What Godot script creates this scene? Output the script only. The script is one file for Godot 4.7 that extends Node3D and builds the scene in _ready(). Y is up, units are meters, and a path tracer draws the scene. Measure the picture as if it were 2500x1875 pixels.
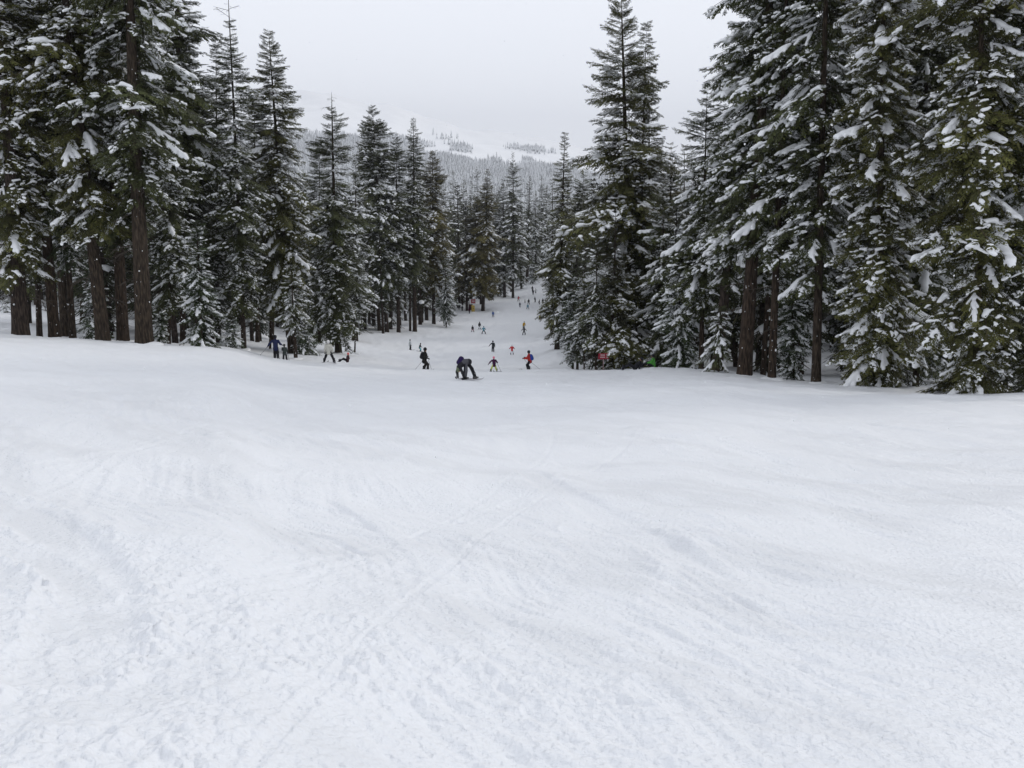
extends Node3D
# A groomed ski run through snow-laden firs on an overcast, snowy day. Units are metres; the camera stands on the run and looks downhill along -z.

var names := {}
var rng := RandomNumberGenerator.new()
var rough := FastNoiseLite.new()
var clod := FastNoiseLite.new()
var streak := FastNoiseLite.new()
var M := {}
var sprays := []       # near branch meshes
var far_sprays := []   # lighter ones for trees far off
var pillows := []      # snow lying on a whole near branch
var dabs := []         # scattered clumps on a near branch
var far_pillows := []
var dead_sprays := []
var table := []        # ground heights: one row per direction, one column per distance
const FAR_OFF: Array[float] = [0.0, 6.0, 14.0, 24.0, 34.0, 42.0, 50.0, 58.0, 66.0, 76.0, 90.0, 110.0, 130.0, 160.0, 190.0, 220.0, 260.0, 300.0, 340.0, 380.0, 450.0, 600.0, 900.0, 1500.0]
const TOWARDS: Array[float] = [-0.7847, -0.6354, -0.4458, -0.3596, -0.2907, -0.2103, -0.1183, -0.0552, 0.0000, 0.0310, 0.0540, 0.1114, 0.1861, 0.2608, 0.3412, 0.4561, 0.6354, 0.7893]
const HEIGHTS := [
	[-1.60, -2.38, -3.41, -4.70, -5.99, -7.03, -8.06, -9.35, -10.23, -11.33, -12.67, -14.59, -16.48, -19.35, -22.28, -25.21, -28.70, -32.19, -34.89, -37.59, -38.25, -41.05, -52.00, -75.00],  # seen toward -38 degrees
	[-1.60, -2.42, -3.51, -4.88, -6.25, -7.34, -8.43, -9.82, -10.81, -12.02, -13.47, -15.53, -17.38, -20.18, -23.07, -25.96, -29.33, -32.70, -35.35, -38.01, -38.25, -41.05, -52.00, -75.00],  # seen toward -32 degrees
	[-1.60, -2.49, -3.68, -5.16, -6.64, -7.83, -9.01, -10.44, -11.67, -13.07, -14.72, -17.03, -19.32, -22.55, -25.37, -28.19, -31.46, -34.72, -36.79, -38.86, -38.25, -41.05, -52.00, -75.00],  # seen toward -24 degrees
	[-1.60, -2.53, -3.76, -5.31, -6.86, -8.09, -9.33, -10.70, -12.13, -13.69, -15.44, -17.86, -20.15, -23.41, -26.30, -29.19, -32.46, -35.73, -37.30, -38.86, -38.25, -41.05, -52.00, -75.00],  # seen toward -19 degrees
	[-1.60, -2.63, -4.01, -5.73, -7.45, -8.83, -10.21, -11.59, -12.93, -14.50, -16.42, -19.02, -21.45, -24.87, -28.00, -30.86, -34.49, -35.95, -37.41, -38.86, -38.25, -41.05, -52.00, -75.00],  # seen toward -16 degrees
	[-1.60, -2.68, -4.11, -5.91, -7.70, -9.14, -10.57, -12.01, -13.38, -14.96, -17.05, -19.98, -22.68, -26.13, -28.89, -31.48, -34.94, -36.25, -37.55, -38.86, -38.25, -41.05, -52.00, -75.00],  # seen toward -12 degrees
	[-1.60, -2.71, -4.19, -6.05, -7.90, -9.38, -10.87, -12.35, -13.92, -15.97, -18.47, -21.68, -24.48, -26.78, -29.32, -31.94, -34.49, -36.07, -37.04, -38.01, -38.25, -41.05, -52.00, -75.00],  # seen toward -7 degrees
	[-1.60, -2.72, -4.22, -6.10, -7.97, -9.47, -10.97, -12.47, -14.05, -16.15, -18.68, -21.65, -24.33, -27.73, -30.24, -32.44, -33.61, -35.06, -36.32, -37.59, -38.25, -41.05, -52.00, -75.00],  # seen toward -3 degrees
	[-1.60, -2.73, -4.23, -6.11, -7.99, -9.49, -10.99, -12.50, -14.05, -16.15, -18.68, -21.65, -24.19, -28.10, -30.69, -32.69, -33.32, -35.39, -36.87, -37.59, -38.25, -41.05, -52.00, -75.00],  # seen toward +0 degrees
	[-1.60, -2.72, -4.22, -6.10, -7.97, -9.47, -10.96, -12.46, -14.01, -16.10, -18.58, -21.47, -24.07, -28.10, -30.40, -32.57, -34.79, -34.38, -35.91, -36.95, -38.25, -41.05, -52.00, -75.00],  # seen toward +2 degrees
	[-1.60, -2.72, -4.22, -6.10, -7.97, -9.47, -10.96, -12.46, -14.02, -16.11, -18.20, -20.59, -23.42, -27.45, -30.29, -32.44, -34.49, -35.06, -36.00, -36.95, -38.25, -41.05, -52.00, -75.00],  # seen toward +3 degrees
	[-1.60, -2.72, -4.22, -6.09, -7.96, -9.46, -10.95, -12.45, -14.06, -16.17, -18.37, -20.91, -23.62, -27.40, -30.60, -32.78, -35.02, -37.26, -37.42, -37.59, -38.25, -41.05, -52.00, -75.00],  # seen toward +6 degrees
	[-1.60, -2.69, -4.15, -5.97, -7.79, -9.24, -10.70, -12.22, -13.93, -15.71, -17.96, -21.04, -23.79, -27.91, -30.02, -32.13, -34.95, -37.76, -37.89, -38.01, -38.25, -41.05, -52.00, -75.00],  # seen toward +10 degrees
	[-1.60, -2.70, -4.17, -6.01, -7.85, -9.32, -10.79, -12.48, -13.98, -15.73, -17.97, -21.17, -23.94, -28.10, -30.24, -32.38, -35.24, -38.10, -38.27, -38.44, -38.25, -41.05, -52.00, -75.00],  # seen toward +14 degrees
	[-1.60, -2.74, -4.26, -6.16, -8.06, -9.57, -11.23, -12.90, -14.37, -16.17, -18.38, -21.55, -24.28, -28.37, -30.53, -32.69, -35.57, -38.44, -38.65, -38.86, -38.25, -41.05, -52.00, -75.00],  # seen toward +18 degrees
	[-1.60, -2.77, -4.34, -6.29, -8.24, -9.81, -11.71, -13.20, -14.69, -16.40, -18.65, -21.87, -23.69, -26.41, -29.13, -31.86, -35.49, -39.12, -39.20, -39.29, -38.25, -41.05, -52.00, -75.00],  # seen toward +24 degrees
	[-1.60, -2.77, -4.34, -6.29, -8.25, -10.10, -11.82, -13.41, -14.96, -16.60, -18.90, -22.19, -24.08, -26.92, -29.75, -32.58, -36.36, -40.14, -39.93, -39.71, -38.25, -41.05, -52.00, -75.00],  # seen toward +32 degrees
	[-1.60, -2.78, -4.34, -6.30, -8.26, -10.23, -11.90, -13.53, -15.12, -16.78, -19.12, -22.45, -24.35, -27.19, -30.04, -32.89, -36.69, -40.48, -40.31, -40.14, -38.25, -41.05, -52.00, -75.00],  # seen toward +38 degrees
]


func _ready() -> void:
	# ---- camera, sky, light, exposure
	var camera := Camera3D.new()
	camera.name = "camera"
	camera.fov = 50.0
	camera.near = 0.1
	camera.far = 20000.0
	camera.rotation_degrees = Vector3(-13.0, 0, 0)
	add_child(camera)
	var sky_material := ProceduralSkyMaterial.new()
	sky_material.sky_top_color = Color(0.890, 0.906, 0.938)
	sky_material.sky_horizon_color = Color(0.940, 0.955, 0.985)
	sky_material.sky_curve = 0.2
	sky_material.ground_horizon_color = Color(0.86, 0.87, 0.9)
	sky_material.ground_bottom_color = Color(0.8, 0.81, 0.84)
	sky_material.sky_energy_multiplier = SKY_ENERGY
	var sky := Sky.new()
	sky.sky_material = sky_material
	var env := Environment.new()
	env.background_mode = Environment.BG_SKY
	env.sky = sky
	env.tonemap_mode = Environment.TONE_MAPPER_LINEAR
	env.tonemap_exposure = 1.0
	env.sdfgi_enabled = true
	env.ssao_enabled = true
	env.ssil_enabled = true
	env.fog_enabled = true
	env.fog_density = FOG
	env.fog_light_color = Color(0.94, 0.95, 0.98)
	var world := WorldEnvironment.new()
	world.name = "weather"
	world.environment = env
	add_child(world)
	var sun := DirectionalLight3D.new()
	sun.name = "sun_behind_cloud"
	sun.light_energy = SUN_ENERGY
	sun.light_color = Color(1.0, 0.985, 0.96)
	sun.light_angular_distance = 14.0
	sun.shadow_enabled = true
	sun.rotation_degrees = Vector3(-30, 128, 0)
	add_child(sun)
	rng.seed = 20180311
	rough.seed = 3
	rough.frequency = 1.0
	rough.fractal_octaves = 2
	clod.seed = 5
	clod.noise_type = FastNoiseLite.TYPE_CELLULAR
	clod.cellular_return_type = FastNoiseLite.RETURN_DISTANCE
	clod.fractal_type = FastNoiseLite.FRACTAL_NONE
	clod.frequency = 1.0
	streak.seed = 9
	streak.frequency = 1.0
	streak.fractal_octaves = 3
	make_materials()
	make_ground()
	make_mountain()
	make_branches()
	make_forest()
	make_trees()
	make_signs()
	make_people()
	make_snowfall()

const SKY_ENERGY := 1.10
const SUN_ENERGY := 0.36
const FOG := 0.00013

# ------------------------------------------------------------------ helpers
func numbered(called: String) -> String:
	names[called] = names.get(called, -1) + 1
	return called if names[called] == 0 else "%s_%03d" % [called, names[called]]

func thing(called: String, label: String, category: String, at: Vector3, turn := 0.0, group := "") -> Node3D:
	var o := Node3D.new()
	o.name = numbered(called)
	add_child(o)
	o.position = at
	o.rotation.y = turn
	o.set_meta("label", label)
	o.set_meta("category", category)
	if group:
		o.set_meta("group", group)
	return o

func part(called: String, mesh: Mesh, material: Material, parent: Node3D, at := Transform3D()) -> MeshInstance3D:
	var o := MeshInstance3D.new()
	o.name = called
	o.mesh = mesh
	o.material_override = material
	o.transform = at
	parent.add_child(o, true)
	return o

func copies(called: String, mesh: Mesh, material: Material, where: Array, tints: Array, parent: Node3D) -> void:
	if where.is_empty():
		return
	var mm := MultiMesh.new()
	mm.transform_format = MultiMesh.TRANSFORM_3D
	mm.use_colors = not tints.is_empty()
	mm.mesh = mesh
	mm.instance_count = where.size()
	for i in where.size():
		mm.set_instance_transform(i, where[i])
		if not tints.is_empty():
			mm.set_instance_color(i, tints[i])
	var o := MultiMeshInstance3D.new()
	o.name = called
	o.multimesh = mm
	o.material_override = material
	o.set_meta("kind", "stuff")
	parent.add_child(o, true)

func lin(r: float, g: float, b: float) -> Color:
	return Color(r, g, b).linear_to_srgb()

func noise_texture(freq: float, octaves: int, size: int, kind: int, seed_: int, lo: Color, hi: Color) -> ImageTexture:
	var n := FastNoiseLite.new()
	n.seed = seed_
	n.noise_type = kind
	n.frequency = freq
	n.fractal_octaves = octaves
	var im := n.get_seamless_image(size, size)
	im.convert(Image.FORMAT_RGB8)
	var out := Image.create(size, size, false, Image.FORMAT_RGB8)
	for y in size:
		for x in size:
			out.set_pixel(x, y, lo.lerp(hi, im.get_pixel(x, y).r))
	return ImageTexture.create_from_image(out)

func plain(color: Color, roughness := 0.8) -> StandardMaterial3D:
	var m := StandardMaterial3D.new()
	m.albedo_color = color
	m.roughness = roughness
	m.metallic_specular = 0.3
	return m

func make_materials() -> void:
	var snow := plain(lin(0.765, 0.777, 0.800), 0.55)
	snow.metallic_specular = 0.25
	snow.vertex_color_use_as_albedo = true
	var grain := noise_texture(0.035, 4, 512, FastNoiseLite.TYPE_SIMPLEX, 21, Color.BLACK, Color.WHITE)
	snow.heightmap_enabled = true
	snow.heightmap_texture = grain
	snow.heightmap_scale = 1.3
	snow.uv1_triplanar = true
	snow.uv1_world_triplanar = true
	snow.uv1_scale = Vector3(0.9, 0.9, 0.9)
	M.ground = snow
	var bough_snow := plain(lin(0.82, 0.83, 0.845), 0.6)
	bough_snow.metallic_specular = 0.25
	M.snow = bough_snow
	M.firn = plain(lin(0.9, 0.905, 0.915), 0.7)
	var needles := plain(Color.WHITE, 0.62)
	needles.vertex_color_use_as_albedo = true
	needles.metallic_specular = 0.35
	M.needles = needles
	var bark := plain(Color.WHITE, 0.95)
	bark.albedo_texture = noise_texture(0.03, 4, 512, FastNoiseLite.TYPE_SIMPLEX, 31, lin(0.008, 0.006, 0.005), lin(0.105, 0.078, 0.062))
	bark.heightmap_enabled = true
	bark.heightmap_texture = noise_texture(0.03, 4, 512, FastNoiseLite.TYPE_SIMPLEX, 31, Color.BLACK, Color.WHITE)
	bark.heightmap_scale = 9.0
	bark.uv1_triplanar = true
	bark.uv1_scale = Vector3(0.5, 0.075, 0.5)
	bark.vertex_color_use_as_albedo = true
	M.bark = bark
	var wood := plain(lin(0.07, 0.06, 0.05), 0.9)
	M.wood = wood
	var far_trees := plain(Color.WHITE, 0.9)
	far_trees.vertex_color_use_as_albedo = true
	M.far_trees = far_trees

# meshes from plain arrays; every triangle is turned so that its front faces along the given normal
func commit(v: PackedVector3Array, n: PackedVector3Array, c: PackedColorArray, ix: PackedInt32Array) -> ArrayMesh:
	var a := []
	a.resize(Mesh.ARRAY_MAX)
	a[Mesh.ARRAY_VERTEX] = v
	a[Mesh.ARRAY_NORMAL] = n
	if c.size():
		a[Mesh.ARRAY_COLOR] = c
	a[Mesh.ARRAY_INDEX] = ix
	var m := ArrayMesh.new()
	m.add_surface_from_arrays(Mesh.PRIMITIVE_TRIANGLES, a)
	return m

class Shape:
	var v := PackedVector3Array()
	var n := PackedVector3Array()
	var c := PackedColorArray()
	var ix := PackedInt32Array()
	func tri(a: Vector3, b: Vector3, d: Vector3, color: Color) -> void:
		var nn := (d - a).cross(b - a).normalized()
		var i := v.size()
		v.append(a); v.append(b); v.append(d)
		n.append(nn); n.append(nn); n.append(nn)
		c.append(color); c.append(color); c.append(color)
		ix.append(i); ix.append(i + 1); ix.append(i + 2)
	func blade(p: Vector3, dir: Vector3, up: Vector3, length: float, width: float, color: Color) -> void:
		var side := dir.cross(up).normalized() * width * 0.5
		var mid := p + dir * length * 0.5 - up * width * 0.22
		var tip := p + dir * length
		tri(p, mid + side, tip, color)
		tri(p, tip, mid - side, color)
	func tube(path: Array, radii: Array, sides: int, color: Color, cap := false) -> void:
		var base := v.size()
		for i in path.size():
			var t: Vector3 = (path[mini(i + 1, path.size() - 1)] - path[maxi(i - 1, 0)]).normalized()
			var e := t.cross(Vector3(0.31, 0.2, 0.93)).normalized()
			if abs(t.y) < 0.7:
				e = t.cross(Vector3.UP).normalized()
			var f := t.cross(e)
			for k in sides:
				var w := TAU * k / sides
				var o := e * cos(w) + f * sin(w)
				v.append(path[i] + o * radii[i])
				n.append(o)
				c.append(color)
		for i in path.size() - 1:
			for k in sides:
				var a := base + i * sides + k
				var b := base + i * sides + (k + 1) % sides
				quad(a, b, b + sides, a + sides)
		if cap:
			for e in 2:
				var i: int = 0 if e == 0 else path.size() - 1
				var mid := v.size()
				v.append(path[i]); n.append((path[0] - path[1]).normalized() if e == 0 else (path[-1] - path[-2]).normalized()); c.append(color)
				for k in sides:
					face(mid, base + i * sides + k, base + i * sides + (k + 1) % sides)
	func face(a: int, b: int, d: int) -> void:
		var g := (v[d] - v[a]).cross(v[b] - v[a])
		if g.dot(n[a] + n[b] + n[d]) < 0:
			var t := b
			b = d
			d = t
		ix.append(a); ix.append(b); ix.append(d)
	func quad(a: int, b: int, d: int, e: int) -> void:
		face(a, b, d)
		face(a, d, e)
	func box(at: Transform3D, size: Vector3, color: Color) -> void:
		for axis in 3:
			for s in [-1.0, 1.0]:
				var nn := Vector3.ZERO
				nn[axis] = s
				var p := Vector3.ZERO
				var q := Vector3.ZERO
				p[(axis + 1) % 3] = 1
				q[(axis + 2) % 3] = 1
				var i := v.size()
				for w in [[-1, -1], [1, -1], [1, 1], [-1, 1]]:
					v.append(at * ((nn + p * w[0] + q * w[1]) * size * 0.5))
					n.append((at.basis * nn).normalized())
					c.append(color)
				quad(i, i + 1, i + 2, i + 3)

func mesh_of(s: Shape) -> ArrayMesh:
	return commit(s.v, s.n, s.c, s.ix)

# A smooth skin over tapered capsules [from, to, radius, radius, colour]: their distances joined with a smooth minimum, meshed with surface nets.
func skin(bones: Array, cell: float, k: float, squash := 1.0) -> ArrayMesh:
	var lo := Vector3.ONE * 1e6
	var hi := -lo
	var up := Vector3(1, squash, 1)
	var bs := []
	for b in bones:
		var a0: Vector3 = b[0] * up
		var a1: Vector3 = b[1] * up
		bs.append([a0, a1, b[2], b[3], b[4] if b.size() > 4 else Color.WHITE])
		var r := Vector3.ONE * (maxf(b[2], b[3]) + cell * 2)
		lo = lo.min(a0 - r).min(a1 - r)
		hi = hi.max(a0 + r).max(a1 + r)
	var nx := int((hi.x - lo.x) / cell) + 2
	var ny := int((hi.y - lo.y) / cell) + 2
	var nz := int((hi.z - lo.z) / cell) + 2
	var val := PackedFloat32Array()
	val.resize(nx * ny * nz)
	val.fill(9.0)
	var near := val.duplicate()
	var who := PackedInt32Array()
	who.resize(val.size())
	for bi in bs.size():
		var b = bs[bi]
		var a0: Vector3 = b[0]
		var ab: Vector3 = b[1] - a0
		var len2 := maxf(ab.length_squared(), 1e-9)
		var r0: float = b[2]
		var dr: float = b[3] - r0
		var pad := Vector3.ONE * (maxf(r0, r0 + dr) + k + cell)
		var bl := ((a0.min(b[1]) - pad - lo) / cell).max(Vector3.ZERO)
		var bh := ((a0.max(b[1]) + pad - lo) / cell)
		for z in range(int(bl.z), mini(int(bh.z) + 2, nz)):
			for y in range(int(bl.y), mini(int(bh.y) + 2, ny)):
				var at := (z * ny + y) * nx
				for x in range(int(bl.x), mini(int(bh.x) + 2, nx)):
					var p := lo + Vector3(x, y, z) * cell - a0
					var t := clampf(p.dot(ab) / len2, 0.0, 1.0)
					var d := (p - ab * t).length() - r0 - dr * t
					var i := at + x
					var o := val[i]
					if d < near[i]:
						near[i] = d
						who[i] = bi
					var h := maxf(k - absf(o - d), 0.0) / k
					val[i] = minf(o, d) - h * h * k * 0.25
	var s := Shape.new()
	var slot := PackedInt32Array()
	slot.resize(val.size())
	slot.fill(-1)
	var off := [0, 1, nx, nx + 1, nx * ny, nx * ny + 1, nx * ny + nx, nx * ny + nx + 1]
	var corner := [Vector3(0, 0, 0), Vector3(1, 0, 0), Vector3(0, 1, 0), Vector3(1, 1, 0), Vector3(0, 0, 1), Vector3(1, 0, 1), Vector3(0, 1, 1), Vector3(1, 1, 1)]
	var edges := [[0, 1], [2, 3], [4, 5], [6, 7], [0, 2], [1, 3], [4, 6], [5, 7], [0, 4], [1, 5], [2, 6], [3, 7]]
	for z in nz - 1:
		for y in ny - 1:
			var at := (z * ny + y) * nx
			for x in nx - 1:
				var i := at + x
				var inside := 0
				for q in off:
					if val[i + q] < 0:
						inside += 1
				if inside == 0 or inside == 8:
					continue
				var p := Vector3.ZERO
				var crossings := 0
				for e in edges:
					var f0 := val[i + off[e[0]]]
					var f1 := val[i + off[e[1]]]
					if (f0 < 0) != (f1 < 0):
						p += corner[e[0]].lerp(corner[e[1]], f0 / (f0 - f1))
						crossings += 1
				p /= crossings
				var g := Vector3.ZERO
				for q in 8:
					g += (corner[q] * 2.0 - Vector3.ONE) * val[i + off[q]]
				slot[i] = s.v.size()
				s.v.append((lo + (Vector3(x, y, z) + p) * cell) / up)
				s.n.append((g * up).normalized())
				s.c.append(bs[who[i]][4])
	var dx := 1
	var dy := nx
	var dz := nx * ny
	for z in range(1, nz - 1):
		for y in range(1, ny - 1):
			for x in range(1, nx - 1):
				var i := (z * ny + y) * nx + x
				if slot[i] < 0:
					continue
				var here := val[i] < 0
				if here != (val[i + dx] < 0):
					net(s, slot, i, i - dy, i - dy - dz, i - dz)
				if here != (val[i + dy] < 0):
					net(s, slot, i, i - dx, i - dx - dz, i - dz)
				if here != (val[i + dz] < 0):
					net(s, slot, i, i - dx, i - dx - dy, i - dy)
	return mesh_of(s)

func net(s: Shape, slot: PackedInt32Array, a: int, b: int, d: int, e: int) -> void:
	if slot[a] >= 0 and slot[b] >= 0 and slot[d] >= 0 and slot[e] >= 0:
		s.quad(slot[a], slot[b], slot[d], slot[e])

# ------------------------------------------------------------------ ground
func cubic(a: float, b: float, c: float, d: float, t: float) -> float:
	return b + 0.5 * t * (c - a + t * (2.0 * a - 5.0 * b + 4.0 * c - d + t * (3.0 * (b - c) + d - a)))

func profile(azimuth: float) -> PackedFloat32Array:   # the ground's heights along one direction, at the distances of FAR_OFF
	var a := tan(clampf(azimuth, -0.66, 0.66))
	var i := 0
	while i < TOWARDS.size() - 2 and a > TOWARDS[i + 1]:
		i += 1
	var t := clampf((a - TOWARDS[i]) / (TOWARDS[i + 1] - TOWARDS[i]), 0.0, 1.0)
	var out := PackedFloat32Array()
	for k in FAR_OFF.size():
		out.append(cubic(table[maxi(i - 1, 0)][k], table[i][k], table[i + 1][k], table[mini(i + 2, TOWARDS.size() - 1)][k], t))
	return out

func along(p: PackedFloat32Array, azimuth: float, r: float) -> float:
	var side := clampf((absf(azimuth) - 0.66) / (PI - 0.66), 0.0, 1.0)
	var d := r * cos(minf(absf(azimuth), 0.66))
	var k := 0
	while k < FAR_OFF.size() - 2 and d > FAR_OFF[k + 1]:
		k += 1
	var t := clampf((d - FAR_OFF[k]) / (FAR_OFF[k + 1] - FAR_OFF[k]), 0.0, 1.0)
	var h0 := p[maxi(k - 1, 0)]
	if k == 0:
		h0 = 2 * p[0] - p[1]
	# uneven knots: tangents from the neighbours
	var w := FAR_OFF[k + 1] - FAR_OFF[k]
	var m0 := (p[k + 1] - p[k]) / w
	var m1 := m0
	if k > 0:
		m0 = (p[k + 1] - p[k - 1]) / (FAR_OFF[k + 1] - FAR_OFF[k - 1])
	if k < FAR_OFF.size() - 2:
		m1 = (p[k + 2] - p[k]) / (FAR_OFF[k + 2] - FAR_OFF[k])
	var t2 := t * t
	var t3 := t2 * t
	var h := (2 * t3 - 3 * t2 + 1) * p[k] + (t3 - 2 * t2 + t) * w * m0 + (3 * t2 - 2 * t3) * p[k + 1] + (t3 - t2) * w * m1
	return -1.6 + (h + 1.6) * lerpf(1.0, -0.7, side * side * (3.0 - 2.0 * side))

func ground(x: float, z: float) -> float:
	var az := atan2(x, -z)
	return along(profile(az), az, Vector2(x, z).length())

const SLANT := [Vector2(0.42, 0.91), Vector2(0.75, 0.66)]
var tracks := []
var tone := 1.0   # packed and scraped snow is a little greyer than loose snow
var carves := []   # curves in plan along which skis have cut: [points, half width, depth, berm]

func seg(p: Vector2, a: Vector2, b: Vector2) -> float:
	var ab := b - a
	return (p - a - ab * clampf((p - a).dot(ab) / ab.length_squared(), 0.0, 1.0)).length()

func relief(x: float, z: float, r: float) -> float:   # what skis and wind have left on the snow
	var p := Vector2(x, -z)
	var h := 0.14 * rough.get_noise_2d(x * 0.16, z * 0.16) + 0.06 * rough.get_noise_2d(x * 0.55 + 40, z * 0.55)
	tone = 1.0
	if r > 75:
		return h * 1.6
	# scraped streaks and scratches running down and across the fall line
	var patch := rough.get_noise_2d(x * 0.33 + 7, z * 0.33 - 90)
	var band := smoothstep(-0.25, 0.45, rough.get_noise_2d(x * 0.21 - 60, z * 0.12))
	for f in 2:
		var sn: float = SLANT[f].x
		var cs: float = SLANT[f].y
		var warp := 0.5 * rough.get_noise_2d(x * 0.2 + f * 31.0, z * 0.2)
		var l := (x * sn + z * cs) * 0.30
		var w := x * cs - z * sn + warp
		var st := streak.get_noise_2d(l, w * 2.2 + f * 50.0)
		var line := 1.0 - absf(streak.get_noise_2d(l * 0.8 + 90.0, w * 3.4 + f * 17.0)) * 2.6
		h += st * (0.010 + 0.016 * band) - 0.013 * maxf(0.0, line) * (0.35 + band)
	var scraped := smoothstep(-0.12, 0.32, rough.get_noise_2d((x * 0.75 + z * 0.66) * 0.16 + 40, (x * 0.66 - z * 0.75) * 0.62))
	var flecks := smoothstep(0.05, 0.4, streak.get_noise_2d((x * 0.6 + z * 0.8) * 0.7, (x * 0.8 - z * 0.6) * 3.0 + 80))
	h += 0.010 * streak.get_noise_2d(x * 2.4 + 300, z * 7.5)
	if r < 42:   # tracks of single skis and boards in long turns
		for t in tracks:
			var ph: float = z * t[1] + t[2]
			var off: float = absf(x - t[0] - t[3] * sin(ph) - 0.12 * z * t[4])
			if off < 0.35:
				var wide: float = t[5]
				h += -t[6] * (1.0 - smoothstep(wide * 0.6, wide, off)) + t[6] * 0.55 * exp(-pow((off - wide * 1.4) / (wide * 0.5), 2))
	# churned clods, most of all on the left in front
	var churn := smoothstep(0.15, 0.75, 0.72 - absf(x + 1.35) * 0.25 - absf(-z - 3.5) * 0.20 + 0.5 * rough.get_noise_2d(x * 0.5 - 11, z * 0.5 + 5))
	churn = maxf(churn, 0.14 * smoothstep(0.15, 0.5, patch))
	for cv in carves:
		var q: PackedVector2Array = cv[0]
		var near := 1e9
		for i in q.size() - 1:
			near = minf(near, seg(p, q[i], q[i + 1]))
			if near < 0.01:
				break
		var hw: float = cv[1]
		if near < hw * 3.2:
			var ends := smoothstep(0.0, 0.9, minf(p.distance_to(q[0]), p.distance_to(q[-1])))
			var inside := ends * (1.0 - smoothstep(hw * 0.6, hw * 1.3, near))
			h = h * (1.0 - 0.6 * inside) - cv[2] * 0.65 * inside
			churn = churn * (1.0 - inside) + 0.8 * cv[3] * exp(-pow((near - hw * 1.5) / (hw * 0.5), 2))
	tone = 1.0 - 0.065 * (1.0 - 0.75 * smoothstep(8.0, 26.0, r)) * scraped * (1.0 - minf(churn, 1.0)) * (1.0 - 0.75 * flecks)
	if churn > 0.02 and r < 45:
		var lump := smoothstep(0.1, 0.8, -clod.get_noise_2d(x * 13.0, z * 13.0))
		var fine := smoothstep(0.05, 0.75, -clod.get_noise_2d(x * 26.0 + 9, z * 26.0))
		var pick := smoothstep(-0.1, 0.5, rough.get_noise_2d(x * 3.1, z * 3.1 + 50))
		h += churn * (0.024 * lump * (0.25 + pick) + 0.012 * fine + 0.014 * rough.get_noise_2d(x * 5, z * 5))
	return h

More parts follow.
